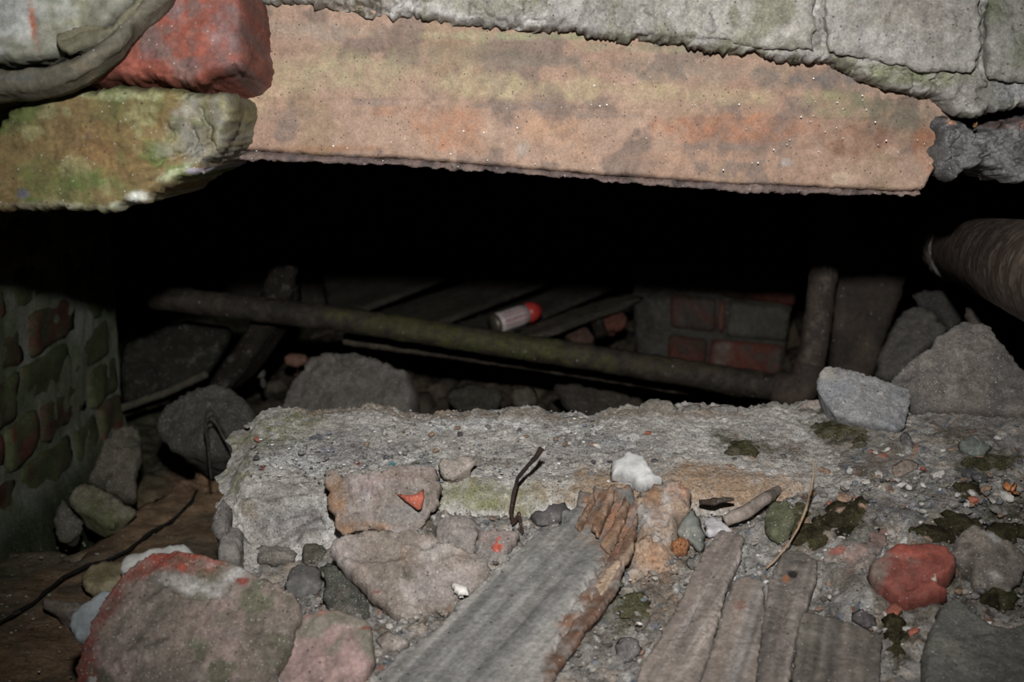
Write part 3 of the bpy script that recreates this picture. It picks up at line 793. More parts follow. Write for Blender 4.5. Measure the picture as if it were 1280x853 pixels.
# ---- folded sheet, top left
slab('folded_sheet', [(-170, 84), (20, 88), (62, 86), (100, 72), (122, 58), (140, 44), (165, 24), (176, 6), (186, -30), (235, -40), (222, -8), (204, 4), (190, 16), (176, 19), (166, 40), (150, 62), (128, 78), (100, 96), (70, 108), (40, 115), (0, 118), (-170, 120)],
     .862, (0, -1, .45), T=.006, back=.02, r=.007, res=.0018, jag=.0006, amp=.0014, nsc=40, grain=((0, 100), (180, 10)), pal=((98, 94, 78), (116, 108, 86), (84, 84, 76)), psc=30, mat='sheet', seed=24, taper=.9,
     label='grey-green crumpled sheet folded over the red brick, top left corner', cat='sheet',
     blobs=[(25, 102, 40, 8, (92, 98, 104), .6), (110, 88, 30, 12, (120, 106, 80), .6)])
slab('folded_sheet', [(70, 46), (92, 36), (118, 31), (140, 34), (150, 22), (168, 6), (178, -30), (196, -30), (190, 0), (178, 14), (150, 40), (124, 62), (112, 56), (86, 70), (74, 62)],
     .868, (0, -1, .4), T=.004, back=.012, r=.004, res=.0018, jag=.0006, amp=.001, nsc=40, grain=((70, 60), (180, 0)), pal=((88, 86, 70), (106, 102, 78)), psc=30, mat='sheet', seed=25, taper=.9,
     label='small loose upper fold of grey sheet curling over the pale stone', cat='sheet',
     cracks=[([(80, 50), (105, 40), (125, 40), (140, 36)], 3, .003)])

# ---- foreground lumps. each is anchored where it meets the heap
def FACEPT(px, py, y): return (px, py, y)
def chunk(name, outline, at, label, cat, nrm=FACE, **kw):
    if len(at) == 3:
        q = P(at[0], at[1], 1.0); q = q * (at[2] / q.y); at = at[:2]
    else:
        q = hit(*at)
    return slab(name, outline, q, nrm, label=label, cat=cat, at_px=at, **kw)

BR = ((140, 118, 108), (122, 110, 100), (150, 132, 124), (112, 104, 88))
chunk('brick_chunk', [(90, 905), (100, 840), (118, 795), (140, 752), (168, 722), (198, 703), (232, 700), (262, 706), (292, 714), (322, 726), (352, 738), (374, 748), (378, 770), (366, 800), (350, 835), (340, 905)], (250, 870),
      'large rounded mortar-caked brick lump with red top, bottom left', 'brick', nrm=(-.15, -.62, .77), T=.020, back=.08, r=.030, res=.0017, jag=.0012, amp=.0024, nsc=40, facets=3, fdepth=.25, lift=.0, seed=41, mat='mortar',
      pal=((122, 108, 98), (104, 96, 86), (132, 116, 108), (94, 92, 74)), psc=22,
      blobs=[(240, 715, 60, 20, (144, 60, 44), .95, 8), (190, 722, 40, 16, (140, 64, 48), .8, -35), (130, 780, 22, 60, (132, 58, 48), .9, 30), (110, 840, 24, 50, (120, 56, 48), .9, 10), (255, 748, 55, 12, (158, 156, 152), .85, 10), (300, 732, 28, 12, (160, 158, 152), .8, -20), (265, 722, 18, 6, (138, 128, 120), .6),
             (180, 800, 50, 40, (96, 90, 80), .6), (280, 790, 60, 30, (126, 108, 102), .6), (310, 740, 10, 5, (120, 48, 40), .9)])
chunk('brick_chunk', [(338, 905), (350, 815), (362, 790), (384, 772), (420, 768), (448, 776), (466, 786), (468, 828), (452, 870), (440, 905)], (405, 872),
      'pinkish block lump with dusty flat face beside the grey board', 'brick', nrm=(.05, -.6, .8), T=.02, back=.06, r=.016, res=.0019, jag=.001, amp=.0014, nsc=40, seed=42, pal=((142, 116, 110), (126, 104, 100), (112, 106, 92)), mat='brick', psc=26,
      blobs=[(458, 797, 6, 3, (130, 40, 34), .95), (400, 774, 40, 6, (160, 100, 84), .6)])
chunk('stone', [(360, 742), (362, 722), (372, 710), (388, 706), (400, 712), (408, 728), (402, 745), (388, 756), (372, 756), (362, 750)], (384, 745), 'small smooth dark grey stone above the pinkish block', 'stone', T=.012, back=.02, r=.014, seed=43, amp=.0006, pal=((88, 86, 84), (72, 70, 68)), mat='slate', res=.002)
chunk('stone', [(398, 708), (418, 704), (436, 722), (452, 744), (470, 770), (466, 786), (440, 780), (414, 768), (404, 748), (408, 728)], (436, 765), 'dark grey-green gritty mortar wedge below the cracked tan rock', 'stone', T=.010, back=.03, r=.012, seed=44, amp=.002, pal=((92, 94, 84), (78, 78, 70), (112, 106, 98)), mat='grit', res=.002)
a = chunk('mortar_rock', [(403, 592), (420, 588), (434, 600), (470, 592), (505, 588), (532, 585), (550, 594), (554, 612), (548, 630), (540, 640), (534, 655), (520, 668), (502, 666), (495, 674), (478, 662), (455, 664), (430, 668), (419, 662), (418, 645), (409, 632), (414, 618), (406, 604)], (480, 668),
      'tan-edged mortar rock with orange star-shaped brick fragment in its face', 'rock', nrm=(0, -.8, .6), lift=.024, T=.014, back=.022, r=.012, res=.0014, jag=.0024, amp=.0032, nsc=60, seed=45, mat='mortar',
      pal=((132, 120, 112), (118, 108, 100), (142, 134, 130)), psc=30, blobs=[(418, 630, 18, 44, (146, 112, 82), .9), (450, 662, 44, 10, (142, 108, 78), .85), (490, 600, 60, 12, (130, 110, 98), .6), (540, 605, 14, 22, (112, 98, 86), .7), (500, 645, 34, 14, (130, 130, 128), .6), (470, 612, 40, 12, (138, 122, 120), .6)])
f = slab('brick_fragment', [(495, 617), (506, 619), (516, 619), (524, 615), (530, 609), (531, 622), (528, 636), (523, 640), (514, 632), (505, 626)], P(513, 624, 1.0) * 0 + (hit(480, 668) + Vector((0, -.8, .6)).normalized() * .0372), (0, -.8, .6), T=.002, back=.006, r=.002, res=.0012, jag=.0004, amp=.0003, pal=((160, 76, 50), (148, 66, 44)), mat='brick', parent=a, seed=46, label='orange brick fragment shaped like a star', at_px=(480, 668))
chunk('mortar_rock', [(411, 694), (414, 680), (440, 672), (462, 668), (490, 672), (520, 674), (548, 684), (568, 692), (598, 702), (612, 722), (606, 740), (580, 752), (562, 768), (545, 782), (516, 793), (500, 784), (480, 764), (455, 742), (432, 718)], (520, 740),
      'broad tan-grey fractured mortar rock with pointed lower end', 'rock', nrm=(.05, -.72, .7), lift=.008, T=.018, back=.04, r=.016, res=.0015, jag=.0014, amp=.0024, nsc=50, facets=3, fdepth=.3, seed=47, mat='mortar',
      pal=((132, 118, 108), (118, 108, 98), (142, 132, 126)), psc=24, blobs=[(505, 700, 8, 24, (158, 128, 98), .6), (512, 733, 10, 7, (92, 86, 74), .8), (540, 700, 24, 14, (158, 156, 152), .6), (472, 750, 6, 3, (110, 54, 44), .9), (540, 755, 40, 14, (136, 128, 124), .6)],
      cracks=[([(430, 703), (450, 706), (466, 700)], 1.8, .002), ([(500, 720), (520, 735)], 2, .002)])
chunk('mortar_rock', [(546, 655), (560, 646), (580, 643), (596, 652), (598, 668), (592, 688), (584, 708), (566, 712), (552, 700), (544, 680)], (570, 700), 'knobbly grey mortar knob right of the star-marked rock', 'rock', nrm=(0, -.8, .6), lift=.004, T=.016, back=.03, r=.014, res=.0016, jag=.001, amp=.002, seed=48, pal=((128, 120, 114), (112, 104, 98)), mat='mortar')
chunk('mortar_rock', [(596, 655), (612, 662), (636, 668), (650, 672), (640, 692), (615, 712), (596, 718), (584, 710), (592, 688)], (612, 700), 'grey-pink mortar wedge holding a small orange brick chip', 'rock', nrm=(0, -.65, .76), T=.010, back=.02, r=.010, seed=49, pal=((132, 118, 112), (120, 114, 110)), mat='mortar', res=.0018,
      blobs=[(608, 661, 8, 6, (136, 152, 158), .9)])
chunk('brick_chip', [(613, 686), (618, 674), (636, 669), (642, 672), (632, 688), (624, 700)], (625, 690), 'bright orange brick chip by the twig foot', 'brick', nrm=(0, -.65, .76), lift=.008, T=.004, back=.008, r=.003, seed=50, pal=((188, 84, 60), (166, 70, 50)), mat='brick', res=.0016)
chunk('plaster_flake', [(561, 732), (566, 730), (586, 738), (588, 746), (572, 746), (566, 740)], (575, 740), 'tiny white plaster flake beside the grey board', 'flake', nrm=FLAT, lift=.014, T=.003, back=.004, r=.002, seed=51, pal=((196, 192, 186),), mat='plaster', res=.0015)
chunk('plaster_lump', [(760, 592), (762, 584), (772, 576), (776, 569), (790, 569), (804, 574), (812, 582), (815, 592), (826, 600), (829, 610), (818, 611), (808, 618), (794, 617), (788, 608), (776, 603), (764, 603)], FACEPT(795,  612, 1.012), 'white crusty plaster lump on the front of the sill', 'plaster', nrm=(0, -.7, .7), lift=.0, T=.012, back=.02, r=.011, res=.0013, jag=.0016, amp=.0018, nsc=90, seed=52, pal=((190, 190, 188), (178, 178, 176)), mat='plaster')
chunk('mortar_chip', [(552, 576), (566, 578), (585, 572), (600, 577), (588, 586), (574, 594), (568, 602), (560, 598), (550, 590)], FACEPT(575,  605, 1.010), 'flat beige pointed mortar chip leaning on the sill face', 'chip', nrm=(0, -.7, .7), lift=.0, T=.004, back=.02, r=.004, res=.0015, seed=53, amp=.0008, pal=((156, 144, 134), (146, 136, 126)), mat='mortar')
chunk('slate_chip', [(664, 646), (690, 633), (706, 628), (713, 640), (710, 648), (690, 658), (668, 657)], (688, 655), 'charcoal slate chip above the grey board', 'slate', nrm=(0, -.6, .8), lift=.006, T=.008, back=.01, r=.003, res=.0018, seed=54, amp=.0006, pal=((66, 62, 62), (54, 52, 52)), mat='slate')

# large weathered board with rotten brown end
gb = chunk('grey_board', [(440, 905), (462, 858), (500, 820), (545, 790), (580, 752), (612, 720), (650, 690), (668, 668), (690, 663), (708, 656), (700, 640), (716, 640), (724, 614), (738, 620), (742, 610), (756, 616), (768, 608), (776, 614), (788, 606), (797, 640), (796, 668), (792, 690), (780, 712), (776, 735), (755, 762), (730, 796), (706, 830), (680, 870), (660, 905)], (640, 770),
      'wide weathered grey board with rotten brown splintered top end', 'board', nrm=(-.05, -.24, .97), lift=.010, T=.003, back=.024, r=.003, res=.0014, jag=.0010, amp=.0006, nsc=50, grain=((560, 850), (750, 640)), seed=55, mat='wood',
      pal=((124, 123, 120), (110, 109, 107), (134, 131, 126)), psc=22,
      blobs=[(755, 645, 46, 34, (132, 98, 72), .95, -55), (775, 690, 22, 34, (124, 92, 70), .9, 15), (765, 728, 26, 74, (112, 88, 72), .9, 35), (716, 804, 22, 80, (112, 82, 64), .95, 33), (780, 660, 24, 40, (146, 102, 74), .9), (690, 680, 34, 14, (136, 132, 126), .6, -35), (650, 700, 14, 40, (128, 126, 120), .5, 45), (724, 685, 30, 9, (126, 122, 116), .6, -40)],
      cracks=[([(730, 640), (745, 622)], 3, .006), ([(750, 660), (768, 630)], 2.5, .005), ([(760, 690), (786, 640)], 2.5, .005), ([(700, 780), (760, 700)], 2.2, .004), ([(690, 820), (740, 750)], 2.2, .004), ([(715, 640), (724, 625)], 2.5, .004), ([(665, 668), (640, 700), (600, 740)], 1.8, .002)])
for k, (ol, lf) in enumerate((([(718, 662), (730, 636), (741, 616), (744, 626), (736, 648), (726, 668)], .016), ([(738, 664), (752, 632), (764, 608), (768, 622), (757, 650), (748, 674)], .020), ([(752, 682), (770, 650), (782, 618), (786, 634), (776, 664), (762, 694)], .017), ([(772, 700), (784, 668), (797, 642), (796, 668), (788, 694), (778, 712)], .014), ([(742, 736), (764, 706), (780, 700), (772, 722), (752, 752)], .013))):
    slab('splinter', ol, hit(640, 770) + Vector((-.05, -.24, .97)).normalized() * (lf - .002), (-.05, -.24, .97), T=.003, back=.006, r=.0015, res=.0014, jag=.001, grain=((560, 850), (750, 640)), amp=.0015, pal=((142, 108, 82), (112, 84, 64), (160, 136, 112)), mat='wood', parent=gb, seed=56 + k, at_px=(640, 770))

# crumbly tan fibre lump
chunk('rotten_wood', [(790, 640), (800, 622), (820, 612), (845, 608), (862, 618), (864, 640), (850, 662), (838, 690), (846, 706), (838, 726), (812, 736), (790, 738), (776, 728), (784, 700), (800, 680), (796, 658)], (820, 690), 'crumbly tan and grey rotten wood lump right of the splintered board', 'wood', nrm=(0, -.6, .8), lift=.002, T=.014, back=.025, r=.014, res=.0015, jag=.003, amp=.0040, nsc=90, wor=.0, seed=60, mat='mortar', scarp=1.2,
      pal=((150, 126, 104), (152, 144, 136), (138, 106, 80)), psc=45, blobs=[(815, 655, 26, 26, (154, 150, 146), .7), (845, 628, 18, 16, (164, 112, 72), .8), (815, 712, 34, 16, (160, 124, 94), .7, -15)])
chunk('rust_nodule', [(838, 678), (848, 672), (862, 674), (866, 684), (858, 696), (842, 696), (836, 688)], (852, 690), 'small round orange-brown nodule among rotten wood', 'nodule', lift=.008, T=.007, back=.01, r=.007, seed=61, pal=((166, 104, 52), (128, 78, 44)), mat='rubble', res=.0015)
s = chunk('slate_shard', [(842, 668), (852, 652), (866, 634), (876, 650), (882, 684), (874, 690), (864, 680), (850, 676)], (866, 688), 'pointed grey-green slate shard standing in the rubble', 'slate', nrm=(-.25, -.85, .45), lift=.006, T=.006, back=.008, r=.003, res=.0016, amp=.0004, seed=62, pal=((104, 104, 98), (84, 90, 82)), mat='slate',
      blobs=[(874, 668, 9, 26, (72, 80, 72), .9, -12)])
chunk('plaster_chip', [(882, 655), (890, 650), (902, 656), (918, 668), (912, 674), (896, 670), (884, 672)], (900, 668), 'curled white chip beside the slate shard', 'chip', nrm=FLAT, lift=.010, T=.004, back=.006, r=.003, seed=63, pal=((176, 174, 176),), mat='plaster', res=.0015)
# planks on the right
GRN = ((800, 850), (910, 680))
chunk('wood_plank', [(786, 905), (798, 840), (824, 800), (846, 760), (860, 725), (876, 700), (888, 680), (898, 666), (916, 668), (931, 674), (926, 698), (914, 722), (906, 748), (900, 772), (890, 810), (876, 850), (866, 905)], (856, 780), 'pale ribbed weathered plank with square-cut top end', 'plank', nrm=(0, -.24, .97), lift=.010, T=.003, back=.020, r=.0018, res=.0015, jag=.0008, amp=.0007, nsc=55, grain=GRN, seed=64, mat='wood', pal=((140, 129, 120), (126, 115, 107), (152, 143, 136)), psc=45,
      cracks=[([(850, 800), (890, 720)], 1.6, .003), ([(870, 820), (908, 740)], 1.6, .003), ([(835, 830), (870, 760)], 1.4, .002)])
chunk('wood_plank', [(862, 905), (872, 860), (888, 810), (906, 755), (918, 730), (934, 722), (954, 732), (958, 770), (950, 820), (944, 905)], (912, 810), 'smooth grey-brown plank lying low between two taller planks', 'plank', nrm=(0, -.24, .97), lift=.006, T=.003, back=.020, r=.0018, res=.0018, jag=.0008, amp=.0005, nsc=40, grain=((890, 850), (930, 730)), seed=65, mat='wood', pal=((128, 116, 106), (112, 104, 98), (136, 128, 122)), psc=40,
      blobs=[(925, 762, 10, 7, (128, 92, 84), .7)])
pk = chunk('wood_plank', [(938, 905), (946, 840), (952, 780), (960, 735), (972, 705), (982, 690), (1002, 693), (1023, 704), (1018, 730), (1008, 760), (1000, 782), (990, 830), (984, 905)], (978, 790), 'grey plank with dark nail hole near its square top end', 'plank', nrm=(0, -.24, .97), lift=.010, T=.003, back=.020, r=.0018, res=.0015, jag=.0008, amp=.0007, nsc=55, grain=((960, 850), (1000, 700)), seed=66, mat='wood', pal=((122, 112, 104), (102, 96, 90), (136, 126, 118)), psc=50,
      blobs=[(1000, 703, 18, 12, (84, 80, 76), .7), (982, 729, 6, 6, (166, 104, 62), .9), (991, 721, 6, 5, (36, 32, 30), .95)], bumps=[(991, 721, 5, 5, -.004)], cracks=[([(975, 790), (992, 740)], 1.6, .003), ([(960, 820), (970, 770)], 1.4, .002)])
chunk('wood_board', [(982, 905), (990, 840), (1000, 768), (1020, 770), (1050, 778), (1080, 790), (1103, 800), (1100, 840), (1092, 905)], (1046, 820), 'flat olive-grey board end with straight slanted top edge', 'board', nrm=(0, -.24, .97), lift=.006, T=.003, back=.020, r=.0018, res=.0018, jag=.0006, amp=.0008, nsc=30, grain=((1000, 900), (1020, 780)), seed=67, mat='wood', pal=((112, 104, 94), (100, 94, 86), (106, 102, 88)), psc=25)
chunk('grey_slab', [(1140, 905), (1152, 830), (1160, 795), (1172, 770), (1188, 758), (1204, 768), (1222, 784), (1238, 795), (1265, 792), (1300, 788), (1360, 790), (1360, 905)], (1235, 830), 'smooth dark grey slab in the bottom right corner', 'slab', nrm=(.02, -.26, .96), lift=.008, T=.010, back=.03, r=.010, res=.0022, jag=.001, amp=.0012, nsc=30, seed=68, mat='mortar', pal=((112, 112, 104), (100, 100, 94), (118, 116, 106)), psc=20)
chunk('red_brick_stone', [(1085, 722), (1092, 708), (1104, 700), (1112, 692), (1135, 689), (1160, 688), (1178, 694), (1192, 705), (1196, 718), (1186, 732), (1172, 742), (1186, 748), (1178, 758), (1160, 762), (1146, 766), (1130, 770), (1112, 756), (1096, 742), (1086, 732)], (1140, 745), 'rounded orange-red broken brick half lined with grey', 'brick', nrm=(-.1, -.65, .75), lift=.004, T=.018, back=.03, r=.016, res=.0015, jag=.001, amp=.0014, nsc=50, facets=3, fdepth=.4, seed=69, mat='brick', pal=((128, 60, 44), (116, 54, 42), (110, 70, 60)), psc=30,
      blobs=[(1100, 725, 16, 24, (104, 94, 84), .85), (1150, 705, 36, 10, (150, 62, 42), .6), (1128, 712, 24, 3, (140, 110, 98), .7, 20), (1164, 740, 3, 3, (200, 190, 170), .9)], cracks=[([(1128, 757), (1142, 745)], 3, .004)])
chunk('brown_rock', [(1177, 697), (1190, 682), (1196, 670), (1214, 660), (1222, 668), (1238, 672), (1256, 680), (1275, 690), (1284, 706), (1272, 730), (1258, 748), (1240, 738), (1222, 742), (1212, 730), (1212, 712), (1196, 706)], (1235, 725), 'flat grey-brown rock with pale scuffs right of the red brick half', 'rock', nrm=(0, -.6, .8), lift=.006, T=.014, back=.025, r=.012, res=.0017, jag=.0014, amp=.0014, nsc=50, facets=2, fdepth=.3, seed=70, mat='mortar', pal=((122, 112, 102), (108, 100, 92)), psc=25,
      blobs=[(1238, 680, 16, 6, (156, 154, 150), .8, 30), (1206, 690, 6, 5, (78, 74, 68), .7), (1238, 728, 16, 6, (154, 152, 146), .8, 15), (1215, 708, 7, 10, (84, 78, 66), .7)])
chunk('brick_rubble', [(1030, 690), (1048, 682), (1070, 684), (1086, 680), (1090, 668), (1098, 656), (1110, 660), (1104, 680), (1094, 700), (1086, 716), (1066, 722), (1046, 716), (1034, 704)], (1065, 700), 'pinkish rubble lump left of the red brick half', 'rubble lump', nrm=(0, -.6, .8), lift=.004, T=.012, back=.02, r=.010, res=.0017, jag=.002, amp=.002, seed=71, mat='mortar', pal=((136, 108, 98), (126, 116, 110), (110, 98, 90)), psc=40, blobs=[(1046, 692, 12, 7, (150, 82, 66), .8)])
for ol, at, lab, sd, pal, T in (
    ([(1196, 556), (1210, 548), (1226, 552), (1240, 558), (1228, 568), (1212, 570), (1200, 564)], (1218, 566), 'small grey-green stone in the olive moss near the right edge', 240, ((104, 112, 104), (90, 98, 92)), .006),
    ([(1124, 546), (1134, 540), (1142, 548), (1142, 562), (1130, 560)], (1134, 560), 'small dark stone just below the right corner of the perched stone', 241, ((82, 80, 78),), .006),
    ([(1141, 552), (1148, 552), (1150, 562), (1142, 566)], (1146, 562), 'orange brick chip beside the small dark stone under the perched stone', 242, ((160, 92, 66),), .004),
    ([(1112, 590), (1124, 576), (1140, 572), (1150, 582), (1136, 592), (1120, 596)], (1130, 592), 'flat brownish stone half sunk between sill and moss', 243, ((132, 116, 104), (120, 108, 98)), .004),
    ([(958, 640), (968, 626), (984, 630), (992, 650), (986, 676), (968, 680), (956, 662)], (974, 676), 'olive lichen-covered stone behind the straw stem', 244, ((96, 96, 72), (84, 86, 62)), .008),
    ([(1064, 770), (1078, 764), (1094, 772), (1098, 784), (1082, 788), (1068, 780)], (1082, 784), 'dark purple-grey stone above the olive-grey board end', 245, ((84, 78, 80),), .007),
    ([(470, 800), (484, 790), (500, 796), (512, 806), (500, 818), (480, 816)], (490, 814), 'pale gritty crumb heap below the pointed tan rock', 246, ((140, 132, 124), (124, 112, 102)), .006),
    ([(318, 690), (330, 682), (352, 686), (372, 690), (366, 704), (344, 708), (324, 702)], (344, 704), 'grey-brown stone under the crack of the sill block', 247, ((112, 106, 98), (98, 92, 84)), .008),
    ([(374, 690), (386, 682), (402, 684), (408, 694), (396, 706), (380, 704)], (392, 704), 'small dark speckled stone left of the broad tan rock', 248, ((92, 88, 76), (76, 72, 62)), .007),
    ([(766, 808), (784, 796), (800, 806), (796, 826), (776, 832)], (784, 826), 'small purple-grey stone between the two sets of boards', 249, ((100, 96, 96),), .006),
    ([(880, 696), (870, 690), (858, 700), (862, 716), (878, 712)], (868, 712), 'little grey stone by the head of the ribbed plank', 250, ((104, 100, 94),), .005)):
    chunk('rubble_stone', ol, at, lab, 'stone', nrm=(0, -.6, .8), T=T, back=.012, r=T, res=.002, amp=.0012, lift=.003, seed=sd, pal=pal, mat='mortar', psc=40)
# the curved wooden strip
tube('wood_strip', [hit(905, 676) + Vector((0, 0, .014)), hit(930, 668) + Vector((0, 0, .016)), hit(955, 648) + Vector((0, 0, .014)), hit(975, 628) + Vector((0, -.004, .012)), hit(998, 606) + Vector((0, -.004, .012))], [.0045, .0055, .005, .0035, .0015], 'wood', ((136, 124, 114), (112, 100, 92)), seg=12, seed=72, amp=.0008, label='tapering curved grey wood strip above the ribbed plank', cat='wood strip', res=.003)
tube('dark_twig', [hit(874, 652) + Vector((0, 0, .014)), hit(892, 654) + Vector((0, 0, .015)), hit(918, 652) + Vector((0, 0, .015))], [.0014, .0030, .0016], 'wood', ((44, 38, 34), (60, 50, 42)), seg=10, seed=73, amp=.0012, wob=.002, label='short black twig behind the white chip', cat='twig', res=.003)
# twig standing on the ledge
b0 = hit(648, 668) + Vector((0, 0, .016))
def rel(px, py, base, dy=0):
    """point seen at a pixel, in the upright plane through base shifted by dy"""
    ray = P(px, py, 1.0); k = (base.y + dy) / ray.y
    return ray * k
tw = tube('bent_twig', [b0, rel(640, 655, b0, .002), rel(637, 640, b0, .004), rel(641, 615, b0, .01), rel(646, 598, b0, .015), rel(660, 582, b0, .018), rel(670, 572, b0, .02), rel(678, 560, b0, .022)], [.0012, .0016, .0013, .0014, .0014, .0016, .0016, .0022], 'wood', ((54, 40, 34), (38, 30, 28)), seg=8, seed=74, amp=.0003, label='thin black bent twig standing against the mortar sill', cat='twig', res=.002, wob=.001)
tube('twig_fork', [b0, rel(654, 668, b0, -.002), rel(648, 660, b0, 0)], [.0012, .0012, .001], 'wood', ((60, 46, 38),), seg=7, seed=75, parent=tw, res=.003)
s0 = hit(958, 712)
tube('straw_stem', [rel(958, 711, s0, -.012), rel(966, 703, s0, -.010), rel(978, 690, s0, -.006), rel(988, 677, s0, -.002), rel(998, 660, s0, .003), rel(1007, 638, s0, .008), rel(1013, 615, s0, .014), rel(1017, 595, s0, .02), rel(1016, 572, s0, .026)], [.0005, .0006, .0007, .0008, .0008, .0008, .0007, .0006, .0004], 'wood', ((146, 122, 94), (118, 98, 76)), seg=8, seed=76, amp=.0002, label='long thin tan straw stem arching over the mossy rubble', cat='straw', res=.003)
lf = hit(1262, 615) + Vector((0, 0, .008))
lv = empty('dry_leaf', lf, 'small orange-brown curled dry leaf at the right edge', 'leaf')
for k, ol in enumerate(([(1252, 606), (1258, 602), (1266, 610), (1262, 618)], [(1254, 618), (1262, 612), (1268, 622), (1262, 630)], [(1262, 612), (1270, 614), (1280, 618), (1268, 620)], [(1262, 614), (1268, 602), (1272, 604), (1267, 616)])):
    slab('leaf_lobe', ol, lf + Vector((0, 0, .003 * k)), (0, -.6, .8), T=.0012, back=.0012, r=.002, res=.0014, jag=.0008, pal=((176, 108, 48), (140, 88, 44)), mat='wood', parent=lv, seed=77 + k, at_px=(1262, 615))

# ---- stones on the ledge
def ledge_pt(px, py):
    ray = P(px, py, 1.0)
    for k in np.arange(.9, 1.4, .001):
        q = ray * k
        if q.z <= float(ledge_top(q.y)) + .002: return q
    return ray * 1.2
q = ledge_pt(1100, 545)
ls = slab('ledge_stone', [(1020, 474), (1028, 461), (1050, 463), (1080, 470), (1110, 478), (1138, 487), (1137, 502), (1133, 522), (1128, 538), (1118, 541), (1095, 535), (1070, 530), (1040, 518), (1030, 505), (1020, 486)], q + Vector((0, -.004, .008)), (0, -.72, .69), T=.012, back=.03, r=.007, res=.0014, jag=.0008, amp=.0010, nsc=60, facets=2, fdepth=.15, seed=80, mat='mortar', pal=((134, 134, 134), (122, 124, 128), (142, 138, 132)), psc=24,
     label='angular pale blue-grey stone perched on the right of the sill', cat='stone', at_px=(1100, 545), blobs=[(1099, 496, 4, 3, (190, 186, 182), .8), (1060, 480, 30, 8, (138, 138, 136), .6)])
slab('lower_flake', [(1080, 536), (1100, 540), (1118, 543), (1130, 540), (1128, 544), (1118, 549), (1108, 548), (1096, 541)], q + Vector((0, -.002, .003)), (0, -.85, .5), T=.006, back=.02, r=.004, res=.0016, pal=((116, 110, 104),), mat='mortar', parent=ls, seed=81, at_px=(1100, 545))
for ol, at, lab, sd, pal, T in (
    ([(1108, 482), (1122, 466), (1146, 448), (1160, 442), (1166, 430), (1184, 418), (1200, 409), (1222, 410), (1238, 418), (1242, 430), (1256, 444), (1266, 462), (1284, 478), (1330, 500), (1330, 530), (1240, 524), (1190, 520), (1140, 520), (1128, 506)], (1200, 512), 'large grey peaked rock at the right end of the sill', 82, ((104, 97, 90), (92, 88, 84), (112, 105, 98)), .022),
    ([(856, 522), (850, 514), (866, 504), (876, 506), (878, 516)], (866, 518), 'small wedge-shaped grey stone on the rim of the sill, centre right', 83, ((106, 104, 98),), .008),
    ([(795, 518), (798, 506), (812, 500), (838, 502), (848, 512), (844, 520)], (820, 518), 'low flat grey-brown stone on the rim of the sill beside the wedge stone', 84, ((108, 102, 92),), .006),
    ([(878, 520), (884, 510), (900, 507), (920, 508), (926, 518)], (900, 518), 'low grey flake on the rim of the sill right of the wedge stone', 85, ((112, 108, 104),), .006),
    ([(990, 516), (1002, 506), (1024, 500), (1030, 512), (1018, 530), (1000, 528)], (1010, 524), 'beige mortar flake touching the perched blue-grey stone', 86, ((146, 134, 124),), .008)):
    qq = P(at[0], at[1], 1.0); kk = 1.14 / qq.y
    q = qq * kk; q.z = max(q.z, -.272)
    big = sd == 82
    slab('large_rock' if big else 'sill_stone', ol, q + Vector((0, 0, .0)), (-.1, -.8, .6) if big else (0, -.8, .6), T=T, back=.06 if big else .015, r=.02 if big else .006, res=.002, jag=.001, amp=.0022 if big else .001, nsc=30, facets=3 if big else 1, fdepth=.5, seed=sd, mat='mortar', pal=pal, psc=20, label=lab, cat='rock' if big else 'stone', at_px=at,
         blobs=[(1185, 498, 8, 14, (128, 122, 116), .8, 15)] if big else (), cracks=[([(1170, 486), (1190, 482), (1204, 478)], 2.5, .004)] if big else ())

